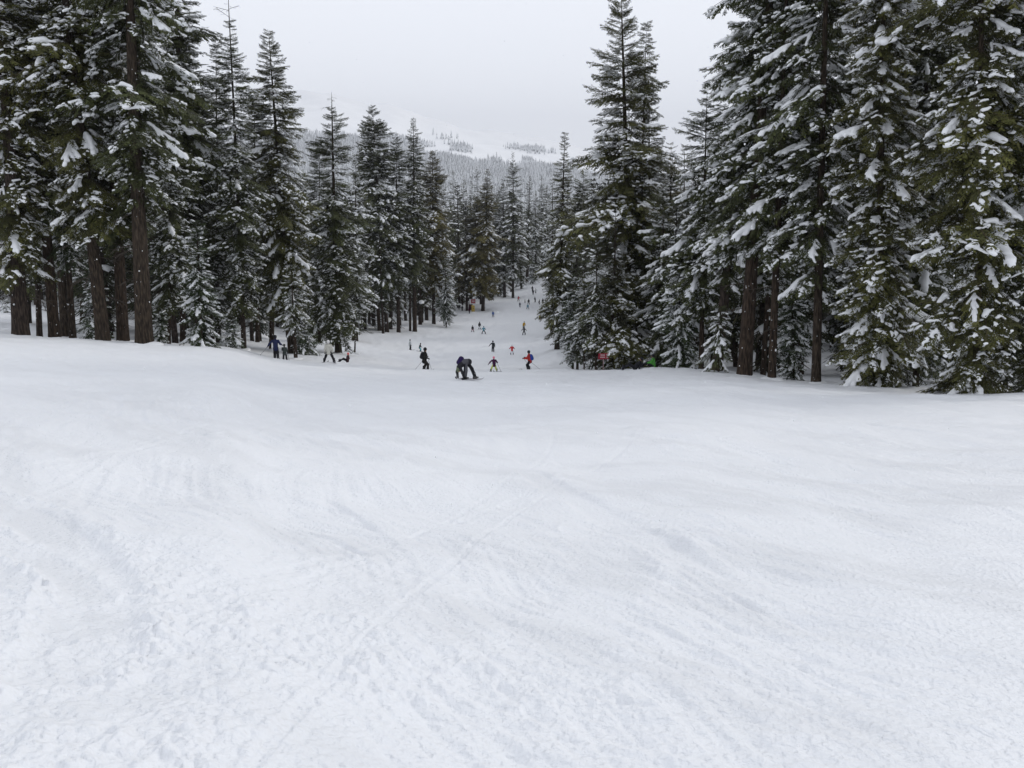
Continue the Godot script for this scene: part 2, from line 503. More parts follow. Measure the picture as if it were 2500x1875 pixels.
func make_ground() -> void:
	table = HEIGHTS
	var rt := RandomNumberGenerator.new()
	rt.seed = 61
	for i in 18:
		tracks.append([rt.randf_range(-9.0, 9.0), rt.randf_range(0.12, 0.32), rt.randf() * TAU, rt.randf_range(0.8, 3.2), rt.randf_range(-3.0, 1.0), rt.randf_range(0.035, 0.11), rt.randf_range(0.003, 0.009)])
	carves.append([PackedVector2Array([Vector2(-4.93, 6.77), Vector2(-4.16, 6.30), Vector2(-3.54, 5.75), Vector2(-2.97, 5.14), Vector2(-2.53, 4.58), Vector2(-2.24, 4.08), Vector2(-2.06, 3.63), Vector2(-1.98, 3.30)]), 0.20, 0.035, 1.00])
	carves.append([PackedVector2Array([Vector2(-3.80, 5.41), Vector2(-3.16, 4.98), Vector2(-2.71, 4.60), Vector2(-2.36, 4.22)]), 0.10, 0.020, 0.90])
	carves.append([PackedVector2Array([Vector2(-0.89, 15.89), Vector2(-0.35, 12.82), Vector2(0.40, 9.15), Vector2(0.83, 7.51), Vector2(1.14, 6.01), Vector2(1.41, 5.07)]), 0.16, 0.030, 0.35])
	carves.append([PackedVector2Array([Vector2(1.15, 11.89), Vector2(1.76, 10.16), Vector2(2.71, 9.26), Vector2(3.64, 8.82)]), 0.14, 0.018, 0.20])
	carves.append([PackedVector2Array([Vector2(0.73, 6.62), Vector2(0.71, 5.42), Vector2(0.39, 4.44), Vector2(0.18, 3.79)]), 0.25, 0.030, 0.50])
	carves.append([PackedVector2Array([Vector2(-2.05, 8.48), Vector2(-1.20, 7.03), Vector2(-0.76, 6.08), Vector2(-0.45, 5.09)]), 0.10, 0.015, 0.30])
	carves.append([PackedVector2Array([Vector2(1.43, 3.71), Vector2(1.20, 3.18), Vector2(1.01, 2.71)]), 0.04, 0.012, 0.15])
	carves.append([PackedVector2Array([Vector2(7.79, 19.26), Vector2(8.25, 16.72), Vector2(9.12, 14.06)]), 0.20, 0.020, 0.15])
	carves.append([PackedVector2Array([Vector2(-4.25, 15.67), Vector2(-3.97, 19.77), Vector2(-2.99, 25.09)]), 0.20, 0.020, 0.20])
	carves.append([PackedVector2Array([Vector2(-12.88, 21.42), Vector2(-10.12, 21.81), Vector2(-8.02, 25.48)]), 0.25, 0.020, 0.15])
	var az := PackedFloat32Array()
	for i in 24:
		az.append(lerpf(-PI, -0.72, i / 24.0))
	for i in 641:
		az.append(lerpf(-0.72, 0.72, i / 640.0))
	for i in range(1, 25):
		az.append(lerpf(0.72, PI, i / 24.0))
	var rs := PackedFloat32Array([0.25, 0.6, 1.0, 1.4, 1.8])
	while rs[-1] < 64:
		rs.append(rs[-1] * 1.0062)
	while rs[-1] < 1500:
		rs.append(rs[-1] * 1.035)
	var nr := rs.size()
	var na := az.size()
	var v := PackedVector3Array()
	v.resize(nr * na)
	var shade := PackedColorArray()
	shade.resize(nr * na)
	for i in na:
		var p := profile(az[i])
		var s := sin(az[i])
		var c := -cos(az[i])
		for j in nr:
			var r := rs[j]
			var x := s * r
			var z := c * r
			var y := along(p, az[i], r)
			if r < 420 and absf(az[i]) < 0.75:
				y += relief(x, z, r)
				shade[i * nr + j] = Color(tone, tone, tone)
			else:
				shade[i * nr + j] = Color.WHITE
			v[i * nr + j] = Vector3(x, y, z)
	var n := PackedVector3Array()
	n.resize(nr * na)
	for i in na:
		var i0 := i - 1 if i > 0 else na - 2
		var i1 := i + 1 if i < na - 1 else 1
		for j in nr:
			n[i * nr + j] = (v[i * nr + mini(j + 1, nr - 1)] - v[i * nr + maxi(j - 1, 0)]).cross(v[i1 * nr + j] - v[i0 * nr + j]).normalized()
	if n[nr * 300 + 100].y < 0:
		for i in n.size():
			n[i] = -n[i]
	var ix := PackedInt32Array()
	ix.resize((nr - 1) * (na - 1) * 6)
	var k := 0
	for i in na - 1:
		for j in nr - 1:
			var a := i * nr + j
			ix[k] = a; ix[k + 1] = a + 1; ix[k + 2] = a + nr + 1
			ix[k + 3] = a; ix[k + 4] = a + nr + 1; ix[k + 5] = a + nr
			k += 6
	var q := nr * 300 + 100
	if (v[q + nr + 1] - v[q]).cross(v[q + 1] - v[q]).y < 0:
		ix.reverse()
	var o := part("snow_ground", commit(v, n, shade, ix), M.ground, self)
	o.set_meta("kind", "structure")
	o.set_meta("label", "white groomed ski run with scraped snow and ski tracks")

# ------------------------------------------------------------------ the mountain across the valley
func ridge(a: float) -> float:   # elevation of the crest 5 km away by direction
	var at := [-0.8, -0.45, -0.32, -0.22, -0.15, -0.09, -0.03, 0.025, 0.055, 0.10, 0.15, 0.25, 0.45, 0.8]
	var hs := [420.0, 560.0, 575.0, 560.0, 520.0, 420.0, 362.0, 330.0, 300.0, 225.0, 150.0, 70.0, 40.0, 60.0]
	var i := 0
	while i < at.size() - 2 and a > at[i + 1]:
		i += 1
	var t := clampf((a - at[i]) / (at[i + 1] - at[i]), 0.0, 1.0)
	return lerpf(hs[i], hs[i + 1], t * t * (3 - 2 * t))

func mountain(a: float, d: float) -> float:
	var t := clampf((d - 1500.0) / 3500.0, 0.0, 1.6)
	var x := a * d
	var low := -70.0
	var h := low + (ridge(a) - low) * (pow(minf(t, 1.0), 1.25)) - maxf(t - 1.0, 0.0) * 600.0
	h += 26.0 * rough.get_noise_2d(x * 0.0022, d * 0.0022) * smoothstep(0.05, 0.4, t) + 9.0 * rough.get_noise_2d(x * 0.009, d * 0.006) * t
	return h

func make_mountain() -> void:
	var na := 220
	var nd := 150
	var v := PackedVector3Array()
	for i in na:
		var a := lerpf(-0.95, 0.95, i / (na - 1.0))
		for j in nd:
			var d := lerpf(1150.0, 6200.0, pow(j / (nd - 1.0), 1.1))
			v.append(Vector3(a * d, mountain(a, d), -d))
	var s := Shape.new()
	s.v = v
	for i in na:
		for j in nd:
			var g := (v[i * nd + mini(j + 1, nd - 1)] - v[i * nd + maxi(j - 1, 0)]).cross(v[mini(i + 1, na - 1) * nd + j] - v[maxi(i - 1, 0) * nd + j]).normalized()
			s.n.append(g if g.y > 0 else -g)
	for i in na - 1:
		for j in nd - 1:
			var q := i * nd + j
			s.quad(q, q + 1, q + nd + 1, q + nd)
	var o := part("mountain_terrain", mesh_of(s), M.firn, self)
	o.set_meta("kind", "structure")
	o.set_meta("label", "hazy snow covered mountain ridge across the valley")
	# its woods: dense on the lower slopes, open glades and treeless snow above
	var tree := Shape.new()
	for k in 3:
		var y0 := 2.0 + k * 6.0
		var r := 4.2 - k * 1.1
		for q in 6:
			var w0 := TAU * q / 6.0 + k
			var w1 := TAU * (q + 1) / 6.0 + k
			tree.tri(Vector3(0, y0 + 11, 0), Vector3(cos(w0) * r, y0, sin(w0) * r), Vector3(cos(w1) * r, y0 - 1.5, sin(w1) * r), Color(0.16, 0.165, 0.165) if (q * 2 + k) % 6 == 0 else Color(0.78, 0.79, 0.8))  # mostly snowy faces, whitened further: distance haze put into the colour
	var where := []
	var r2 := RandomNumberGenerator.new()
	r2.seed = 77
	var bands := FastNoiseLite.new()
	bands.seed = 12
	bands.frequency = 1.0
	bands.fractal_octaves = 3
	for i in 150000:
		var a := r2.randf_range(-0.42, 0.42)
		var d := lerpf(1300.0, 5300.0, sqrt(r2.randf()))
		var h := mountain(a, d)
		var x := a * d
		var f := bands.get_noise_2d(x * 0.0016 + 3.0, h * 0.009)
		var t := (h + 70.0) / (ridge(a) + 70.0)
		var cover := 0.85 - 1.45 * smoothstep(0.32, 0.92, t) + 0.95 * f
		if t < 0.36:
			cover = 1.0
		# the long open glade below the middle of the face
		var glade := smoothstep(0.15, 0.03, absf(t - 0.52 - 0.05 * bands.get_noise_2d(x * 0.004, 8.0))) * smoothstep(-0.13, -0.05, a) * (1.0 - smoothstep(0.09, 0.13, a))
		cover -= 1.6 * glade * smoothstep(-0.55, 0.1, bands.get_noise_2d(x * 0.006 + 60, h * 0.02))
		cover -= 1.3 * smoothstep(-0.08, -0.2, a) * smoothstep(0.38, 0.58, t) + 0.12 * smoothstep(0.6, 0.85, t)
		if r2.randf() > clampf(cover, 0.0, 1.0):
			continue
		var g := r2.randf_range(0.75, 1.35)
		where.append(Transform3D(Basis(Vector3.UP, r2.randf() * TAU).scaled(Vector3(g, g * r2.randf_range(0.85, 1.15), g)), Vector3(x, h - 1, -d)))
	var wood := Node3D.new()
	wood.name = "mountain_forest"
	wood.set_meta("kind", "stuff")
	wood.set_meta("label", "grey hazy conifer woods covering the mountain slopes")
	add_child(wood)
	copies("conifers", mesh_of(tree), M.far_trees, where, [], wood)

# ------------------------------------------------------------------ conifers
func droop(t: float, length: float, sag: float) -> Vector3:   # the line of a branch
	return Vector3(length * t, length * (-sag * t * t + sag * 0.45 * t * t * t * t), 0.06 * length * sin(t * 3.0))

func spray(length: float, n_side: int, spacing: float, width: float, sag: float, hang: float, seed_: int, twig: float) -> Array:   # [needle mesh, side shoots]
	var r := RandomNumberGenerator.new()
	r.seed = seed_
	var s := Shape.new()
	var shoots := []
	var line := []
	var radii := []
	for i in 7:
		line.append(droop(i / 6.0, length, sag))
		radii.append(lerpf(0.028, 0.008, i / 6.0) * length / 3.0)
	s.tube(line, radii, 3, Color(0.06, 0.05, 0.042))
	for i in n_side * 2 + 3:
		var t := 0.1 + 0.9 * (i + r.randf() * 0.5) / (n_side * 2 + 3.0)
		var side := 1.0 if i % 2 == 0 else -1.0
		var out := deg_to_rad(r.randf_range(38, 66)) * (1.0 - 0.55 * t)
		var roll := r.randf_range(-0.35, 0.3) - hang * r.randf()
		if i >= n_side * 2:
			t = r.randf_range(0.92, 1.0)
			out *= 0.4
		var dir := Vector3(cos(out), sin(roll) * 0.8 - sag * t, sin(out) * side * cos(roll)).normalized()
		var reach := length * (0.40 * pow(1.0 - t, 0.7) + 0.10) * r.randf_range(0.7, 1.2) * smoothstep(0.0, 0.25, t)
		reach = maxf(reach, twig * 1.2)
		var p := droop(t, length, sag)
		shoots.append([p, dir, reach])
		var tone := r.randf_range(0.75, 1.3)
		var count := maxi(2, int(reach / spacing))
		var across := dir.cross(Vector3.UP).normalized()
		for k in count:
			var f := (k + 0.4) / count
			var q := p + dir * reach * f + Vector3.DOWN * reach * 0.10 * f * f
			for e in [-1.0, 1.0]:
				var w := deg_to_rad(r.randf_range(34, 58))
				var d2: Vector3 = (dir * cos(w) + across * sin(w) * e + Vector3(0, r.randf_range(-0.35, 0.22) - hang * 0.3, 0)).normalized()
				var g := tone * r.randf_range(0.7, 1.3)
				var young := 1.0 + 0.35 * f
				s.blade(q, d2, Vector3(r.randf_range(-0.3, 0.3), 1, r.randf_range(-0.3, 0.3)).normalized(), twig * r.randf_range(0.7, 1.25) * (1.15 - 0.45 * f), width * r.randf_range(0.8, 1.25), Color(0.05 * g * young, 0.053 * g * young, 0.025 * g))
		s.blade(p + dir * reach * 0.75, dir, Vector3.UP, reach * 0.3 + twig * 0.4, width * 1.2, Color(0.056 * tone, 0.056 * tone, 0.026 * tone))
	return [mesh_of(s), shoots]

func pillow(shoots: Array, length: float, sag: float, cell: float, seed_: int, fat: float) -> ArrayMesh:   # cushions of snow along a branch, with fingers out on its shoots
	var r := RandomNumberGenerator.new()
	r.seed = seed_
	var bones := []
	var k := length / 3.0
	var t := r.randf_range(0.28, 0.45)
	while t < 0.95:
		var t1 := minf(t + r.randf_range(0.05, 0.16), 0.97)
		var r0 := r.randf_range(0.08, 0.17) * fat * k
		var up := Vector3.UP * r0 * 0.45
		bones.append([droop(t, length, sag) + up, droop(t1, length, sag) + up, r0, r0 * r.randf_range(0.6, 1.1)])
		for sh in shoots:
			var on: float = sh[0].x / length
			if on < t - 0.10 or on > t1 + 0.03 or r.randf() < 0.45:
				continue
			var b: Vector3 = sh[0] + sh[1] * sh[2] * r.randf_range(0.2, 0.7)
			var rr := r.randf_range(0.06, 0.12) * fat * k
			bones.append([sh[0] + up, b + Vector3.UP * (rr * 0.4 - sh[2] * 0.08), rr, rr * r.randf_range(0.7, 1.5)])
		t = t1 + r.randf_range(-0.03, 0.16)
	return skin(bones, cell, 0.09 * fat, 1.35)

func dab(shoots: Array, length: float, cell: float, seed_: int, many: int, fat: float) -> ArrayMesh:   # loose clumps left here and there
	var r := RandomNumberGenerator.new()
	r.seed = seed_
	var bones := []
	for i in many:
		var sh = shoots[r.randi() % shoots.size()]
		if sh[0].x < length * 0.2:
			continue
		var f0 := r.randf_range(0.1, 0.95)
		var c: Vector3 = sh[0] + sh[1] * sh[2] * f0 - Vector3.UP * sh[2] * 0.1 * f0 * f0
		var big := 0.45 + 1.2 * pow(r.randf(), 2.2)
		for q in r.randi_range(2, 5):
			var rr := r.randf_range(0.035, 0.085) * fat * big * length / 3.0
			var e := Vector3(r.randf_range(-1, 1), r.randf_range(-0.35, 0.2), r.randf_range(-1, 1)) * 0.22 * fat * big
			bones.append([c + Vector3.UP * rr * 0.5, c + e + Vector3.UP * rr * 0.4, rr, rr * r.randf_range(0.5, 1.0)])
	return skin(bones, cell, 0.05 * fat, 1.3)

var blob: ArrayMesh

func make_branches() -> void:
	blob = skin([[Vector3(-0.35, 0, 0.1), Vector3(0.4, 0, 0), 0.62, 0.5], [Vector3(0.1, 0.1, -0.4), Vector3(-0.1, 0, 0.45), 0.5, 0.42]], 0.2, 0.2)
	for i in 4:
		var sag: float = [0.20, 0.30, 0.14, 0.38][i]
		var a := spray(3.0, 11, 0.12, 0.075, sag, [0.45, 0.8, 0.3, 1.0][i], 100 + i, 0.27)
		sprays.append(a[0])
		pillows.append([pillow(a[1], 3.0, sag, 0.055, 200 + i, [1.0, 1.25, 0.8, 1.1][i]), pillow(a[1], 3.0, sag, 0.055, 230 + i, [1.2, 0.9, 1.1, 0.8][i])])
		dabs.append(dab(a[1], 3.0, 0.045, 300 + i, [20, 26, 18, 30][i], 1.1))
	for i in 3:
		var sag: float = [0.16, 0.26, 0.10][i]
		var a := spray(3.0, 6, 0.26, 0.15, sag, [0.2, 0.5, 0.3][i], 400 + i, 0.42)
		far_sprays.append(a[0])
		far_pillows.append([pillow(a[1], 3.0, sag, 0.11, 500 + i, 1.25), pillow(a[1], 3.0, sag, 0.11, 530 + i, 1.1), dab(a[1], 3.0, 0.09, 600 + i, 22, 1.6)])
	for i in 2:
		var r := RandomNumberGenerator.new()
		r.seed = 700 + i
		var s := Shape.new()
		for b in 5:
			var p := Vector3.ZERO if b == 0 else droop(0.15 + b * 0.14, 2.2, 0.25)
			var dir := Vector3(1, 0, 0) if b == 0 else Vector3(0.7, r.randf_range(-0.5, 0.1), r.randf_range(-0.8, 0.8)).normalized()
			var length := 2.2 if b == 0 else r.randf_range(0.4, 0.9)
			var line := []
			var radii := []
			for k in 6:
				var t := k / 5.0
				line.append(droop(t, 2.2, 0.25) if b == 0 else p + dir * length * t + Vector3.DOWN * 0.25 * t * t + Vector3(0, 0, 0.06 * sin(t * 7 + b)))
				radii.append(lerpf(0.034 if b == 0 else 0.022, 0.010, t))
			s.tube(line, radii, 4, Color.WHITE)
		dead_sprays.append(mesh_of(s))

# what = {h height, lean (x at the top), r crown radius, base height of the lowest branches, trunk radius, heavy/light share of snowy branches, tint 0..4, near, kind}
func fir(x: float, d: float, label: String, what: Dictionary, called := "fir_tree") -> Node3D:
	var h: float = what.h
	var at := Vector3(x, ground(x, -d) - 0.15, -d)
	var o := thing(called, label, "tree", at, 0.0, what.get("group", ""))
	var r := RandomNumberGenerator.new()
	r.seed = hash(label) % 1000003 + 17
	var lean: float = what.lean
	var bow := r.randf_range(-0.25, 0.25) * h * 0.01
	var dead_top: float = what.get("dead_top", 0.0) * h
	var trunk := Shape.new()
	var line := []
	var radii := []
	var tr: float = what.trunk
	var nodes := 16
	for i in nodes:
		var t := i / (nodes - 1.0)
		t = t * t if i < 4 else t
		var y := h * t
		line.append(Vector3(lean * t + bow * sin(t * PI), y, 0.3 * bow * sin(t * 2.5)))
		radii.append(tr * (pow(1.0 - t, 0.85) * 0.96 + 0.03 + 0.2 * exp(-y / (tr * 1.6))))
	trunk.tube(line, radii, 12, [Color(1, 1, 1), Color(1.0, 0.95, 0.85), Color(1.25, 1.0, 0.9), Color(0.8, 0.85, 0.9), Color(1.5, 1.5, 1.5)][what.get("bark", r.randi() % 3)])
	part("trunk", mesh_of(trunk), M.bark, o)
	var near: bool = what.get("near", true)
	var kinds := sprays.size() if near else far_sprays.size()
	var where := []
	var tints := []
	var heavy := []
	var light := []
	for k in kinds:
		where.append([]); tints.append([]); heavy.append([[], []]); light.append([])
	var base_tint: Color = [Color(0.85, 0.92, 0.85), Color(1.08, 1.04, 0.78), Color(1.35, 1.12, 0.85), Color(0.7, 0.9, 0.95), Color(1.4, 1.5, 1.6)][what.get("tint", 0)]
	var top := h - dead_top
	var y := top - 0.05
	var crown: float = top - what.base
	var shape: float = what.get("shape", 0.46)
	var gap_noise := r.randf() * 100.0
	var step: float = what.get("step", 0.36 if near else 0.6)
	while y > what.base:
		var v: float = (top - y) / crown
		var wide: float = what.r * minf(1.0, pow(v, shape) * 1.25) * (1.0 - 0.25 * smoothstep(0.8, 1.0, v))
		var tier := 0.95 + 0.55 * rough.get_noise_2d(y * 0.38 + gap_noise, gap_noise)
		var many := r.randi_range(4, 6) if near else r.randi_range(3, 5)
		if v < 0.12:
			many -= 1
		if rough.get_noise_2d(y * 0.8 + gap_noise, 33.0) < -0.28 and v < 0.92:
			many = maxi(1, many - 3)
		many = maxi(1, int(many * what.get("dense", 1.0) + r.randf()))
		var turn := r.randf() * TAU
		for b in many:
			var az := turn + TAU * b / many + r.randf_range(-0.4, 0.4)
			if sin(az) > 0.4 and r.randf() < what.get("front", 0.0):
				continue
			var lop := 1.0 + 0.28 * rough.get_noise_2d(cos(az) * 1.3 + gap_noise, sin(az) * 1.3 + y * 0.22)
			var length := maxf(wide * tier * lop * r.randf_range(0.7, 1.22), 0.5)
			if r.randf() < 0.06:
				length *= 1.25
			var pitch := lerpf(0.55, -0.30, smoothstep(0.0, 0.55, v)) + r.randf_range(-0.16, 0.16)
			if v > 0.7:
				pitch -= 0.22 * (v - 0.7) / 0.3
			pitch += what.get("lift", 0.0)
			var out := Vector3(cos(az) * cos(pitch), sin(pitch), sin(az) * cos(pitch))
			var across := Vector3(-sin(az), 0, cos(az))
			var roll := r.randf_range(-0.3, 0.3)
			var upward := across.cross(out).normalized()
			if upward.y < 0:
				upward = -upward
			upward = upward.rotated(out, roll)
			var sc := length / 3.0
			var thick := maxf(sc, 0.22 + 0.25 * sc) if near else maxf(sc, 0.3)
			var t := y / h
			var p: Vector3 = Vector3(lean * t + bow * sin(t * PI), y + r.randf_range(-0.12, 0.12), 0.3 * bow * sin(t * 2.5))
			var bs := Basis(out * sc, upward * thick, out.cross(upward) * thick * r.randf_range(0.85, 1.15) * (1.0 if r.randf() < 0.5 else -1.0))
			var k := r.randi() % kinds
			var tf := Transform3D(bs, p)
			where[k].append(tf)
			var g := r.randf_range(0.75, 1.35) * (1.5 if r.randf() < 0.12 else 1.0)
			tints[k].append(Color(base_tint.r * g, base_tint.g * g, base_tint.b * g))
			var snowy: float = 0.35 + 0.65 * smoothstep(0.05, 0.45, v)
			var draw := r.randf()
			if draw < what.heavy * snowy:
				heavy[k][r.randi() % 2].append(tf)
			elif draw < (what.heavy + what.light) * snowy:
				light[k].append(tf)
		y -= step * r.randf_range(0.7, 1.3) * lerpf(0.75, 1.15, v)
	for k in kinds:
		copies("crown", sprays[k] if near else far_sprays[k], M.needles, where[k], tints[k], o)
		for q in 2:
			copies("snow_load", pillows[k][q] if near else far_pillows[k][q], M.snow, heavy[k][q], [], o)
		copies("snow_clumps", dabs[k] if near else far_pillows[k][2], M.snow, light[k], [], o)
	if near and what.base > 2.0 and d < 100:
		var flecks := []
		for i in 22:
			var yy := r.randf_range(0.2, minf(h * 0.7, what.base + 8.0))
			var az := r.randf_range(0.6, 2.6) if r.randf() < 0.8 else r.randf() * TAU
			var t := yy / h
			var rad: float = tr * (pow(1.0 - t, 0.85) * 0.96 + 0.03)
			var q := r.randf_range(0.012, 0.032) * (2.4 if r.randf() < 0.12 else 1.0)
			flecks.append(Transform3D(Basis(Vector3.UP, -az).scaled(Vector3(q, q * r.randf_range(1.0, 2.6), q)), Vector3(lean * t + bow * sin(t * PI) + cos(az) * rad, yy, sin(az) * rad)))
		copies("plastered_snow", blob, M.snow, flecks, [], o)
		part("snow_mound", blob, M.snow, o, Transform3D(Basis(Vector3.UP, r.randf() * TAU).scaled(Vector3(tr + r.randf_range(0.3, 0.7), r.randf_range(0.22, 0.42), tr + r.randf_range(0.3, 0.7))), Vector3(r.randf_range(-0.2, 0.2), 0.05, 0.1)))
	var bare := [[], []]
	var n_bare: int = what.get("bare", 0)
	for i in n_bare:
		var yy: float = r.randf_range(what.base * 0.35, what.base * 1.15 + 1.0)
		if dead_top > 0.0 and i % 2 == 0:
			yy = h - dead_top * r.randf_range(0.12, 0.95)
		var az := r.randf() * TAU
		var t := yy / h
		var pitch := r.randf_range(-0.35, 0.05) if yy < top else r.randf_range(-0.1, 0.7)
		var sc := r.randf_range(0.35, 1.0) if yy < top else r.randf_range(0.2, 0.6)
		if yy > top:
			sc = minf(sc, 0.1 + (h - yy) * 0.3)
		var out := Vector3(cos(az) * cos(pitch), sin(pitch), sin(az) * cos(pitch))
		var side := Vector3(-sin(az), 0, cos(az))
		bare[i % 2].append(Transform3D(Basis(out, side.cross(out).normalized() * signf(side.cross(out).y + 0.0001), side) * sc, Vector3(lean * t + bow * sin(t * PI), yy, 0)))
	for k in 2:
		copies("dead_branches", dead_sprays[k], M.wood, bare[k], [], o)
	return o

# the woods behind the trees one can tell apart
func make_forest() -> void:
	var protos := []
	for kind in 4:
		var r := RandomNumberGenerator.new()
		r.seed = 900 + kind
		var h := 30.0
		var wood := Shape.new()
		wood.tube([Vector3.ZERO, Vector3(0.1, h * 0.5, 0), Vector3(0, h, 0)], [0.42, 0.26, 0.03], 7, Color.WHITE)
		var leaves := Shape.new()
		var snow := Shape.new()
		var y := h - 0.2
		var base: float = [3.0, 5.0, 2.0, 7.0][kind]
		while y > base:
			var v := (h - y) / (h - base)
			var wide: float = [3.5, 2.9, 3.9, 3.0][kind] * minf(1.0, pow(v, 0.5) * 1.25) * (0.85 + 0.4 * rough.get_noise_2d(y * 0.5, kind * 9.0))
			for b in 5:
				var az := r.randf() * TAU
				var length := maxf(0.4, wide * r.randf_range(0.6, 1.2))
				var pitch := lerpf(0.5, -0.45, smoothstep(0.0, 0.5, v)) + r.randf_range(-0.15, 0.15)
				var out := Vector3(cos(az) * cos(pitch), sin(pitch), sin(az) * cos(pitch))
				var across := Vector3(-sin(az), 0, cos(az))
				var p := Vector3(0, y, 0)
				var g := r.randf_range(0.6, 1.3)
				for k in 9:
					var t := 0.2 + 0.8 * k / 8.0
					var e := 1.0 if k % 2 == 0 else -1.0
					var w := r.randf_range(0.3, 0.8)
					var d2: Vector3 = (out * cos(w) + across * sin(w) * e + Vector3(0, r.randf_range(-0.5, 0.2), 0)).normalized()
					leaves.blade(p + out * length * t, d2, Vector3.UP, length * 0.35 + 0.25, 0.26, Color(0.036 * g, 0.043 * g, 0.024 * g))
				if r.randf() < [0.34, 0.24, 0.42, 0.2][kind]:
					var c := p + out * length * r.randf_range(0.55, 0.85) + Vector3.UP * 0.12
					var la := length * r.randf_range(0.15, 0.32)
					var lb := la * r.randf_range(0.5, 0.9)
					var i := snow.v.size()
					snow.v.append(c + Vector3.UP * lb * 0.4); snow.n.append(Vector3.UP); snow.c.append(Color.WHITE)
					for q in 7:
						var w := TAU * q / 7.0
						var f := r.randf_range(0.7, 1.2)
						snow.v.append(c + (out * cos(w) * la + across * sin(w) * lb) * f - Vector3.UP * 0.08)
						snow.n.append((Vector3.UP * 0.6 + out * cos(w) + across * sin(w)).normalized()); snow.c.append(Color.WHITE)
					for q in 7:
						snow.face(i, i + 1 + q, i + 1 + (q + 1) % 7)
			y -= r.randf_range(0.45, 0.9)
		protos.append([mesh_of(wood), mesh_of(leaves), mesh_of(snow)])
	var r := RandomNumberGenerator.new()
	r.seed = 4242
	var spots := [[], [], [], []]
	var tints := [[], [], [], []]
	var taken := []
	for i in 9500:
		var d := 66.0 + 900.0 * pow(r.randf(), 1.9)
		var x := r.randf_range(-0.95, 0.95) * d
		if d < 380:
			x = r.randf_range(-0.85, 0.85) * d
		if not in_woods(x, d):
			continue
		var apart := 4.0 + d * 0.005
		var free := true
		for t in taken:
			if absf(t.x - x) < apart and absf(t.y - d) < apart:
				free = false
				break
		if not free:
			continue
		taken.append(Vector2(x, d))
		var k := r.randi() % 4
		var h := r.randf_range(0.55, 1.0) if d < 120 else r.randf_range(0.7, 1.3)
		if d > 420:
			h = r.randf_range(0.8, 1.2)
		var y := ground(x, -d) - 0.3
		var a := x / d
		if a > -0.37 and a < 0.26:   # the woods stand lower along the open middle
			h = minf(h, maxf(0.3, minf(1.5, (d * (0.035 if a > 0.16 else 0.024 if a > -0.14 else 0.0) - y) / 30.0 * r.randf_range(0.8, 1.05))))
		var w := h * r.randf_range(0.85, 1.2)
		spots[k].append(Transform3D(Basis(Vector3.UP, r.randf() * TAU).scaled(Vector3(w, h, w)), Vector3(x, y, -d)))
		var g := r.randf_range(0.75, 1.3)
		tints[k].append(Color(g * r.randf_range(0.95, 1.3), g, g * r.randf_range(0.75, 1.0)))
	var o := Node3D.new()
	o.name = "background_forest"
	o.set_meta("kind", "stuff")
	o.set_meta("label", "dense dark snowy conifer forest standing behind the nearer firs")
	add_child(o)
	for k in 4:
		copies("trunks", protos[k][0], M.bark, spots[k], [], o)
		copies("crowns", protos[k][1], M.needles, spots[k], tints[k], o)
		copies("snow", protos[k][2], M.snow, spots[k], [], o)

func in_woods(x: float, d: float) -> bool:
	var a := x / d
	if d < 420:
		var l := edge(LEFT_EDGE, d)
		var q := edge(RIGHT_EDGE, d)
		if d < 165 and a < -0.5:   # an open glade beyond the trees on the left
			return d > 150 - 120 * smoothstep(-0.52, -0.5, a)
		return a < l or a > q
	return true

func edge(e: Array, d: float) -> float:
	var i := 0
	while i < e.size() - 2 and d > e[i + 1][0]:
		i += 1
	return lerpf(e[i][1], e[i + 1][1], clampf((d - e[i][0]) / (e[i + 1][0] - e[i][0]), 0, 1))

const LEFT_EDGE := [[60.0, -0.3532], [70.0, -0.3389], [90.0, -0.3131], [112.0, -0.2615], [132.0, -0.1926], [160.0, -0.1399], [185.0, -0.1038], [215.0, -0.0768], [232.0, -0.0608], [262.0, -0.0252], [290.0, -0.0063], [330.0, 0.0126], [360.0, 0.0252], [390.0, 0.0338], [420.0, 0.0378]]
const RIGHT_EDGE := [[60.0, 0.1284], [70.0, 0.0894], [85.0, 0.0826], [110.0, 0.0745], [160.0, 0.0642], [220.0, 0.0585], [300.0, 0.0527], [380.0, 0.0482], [420.0, 0.0470]]


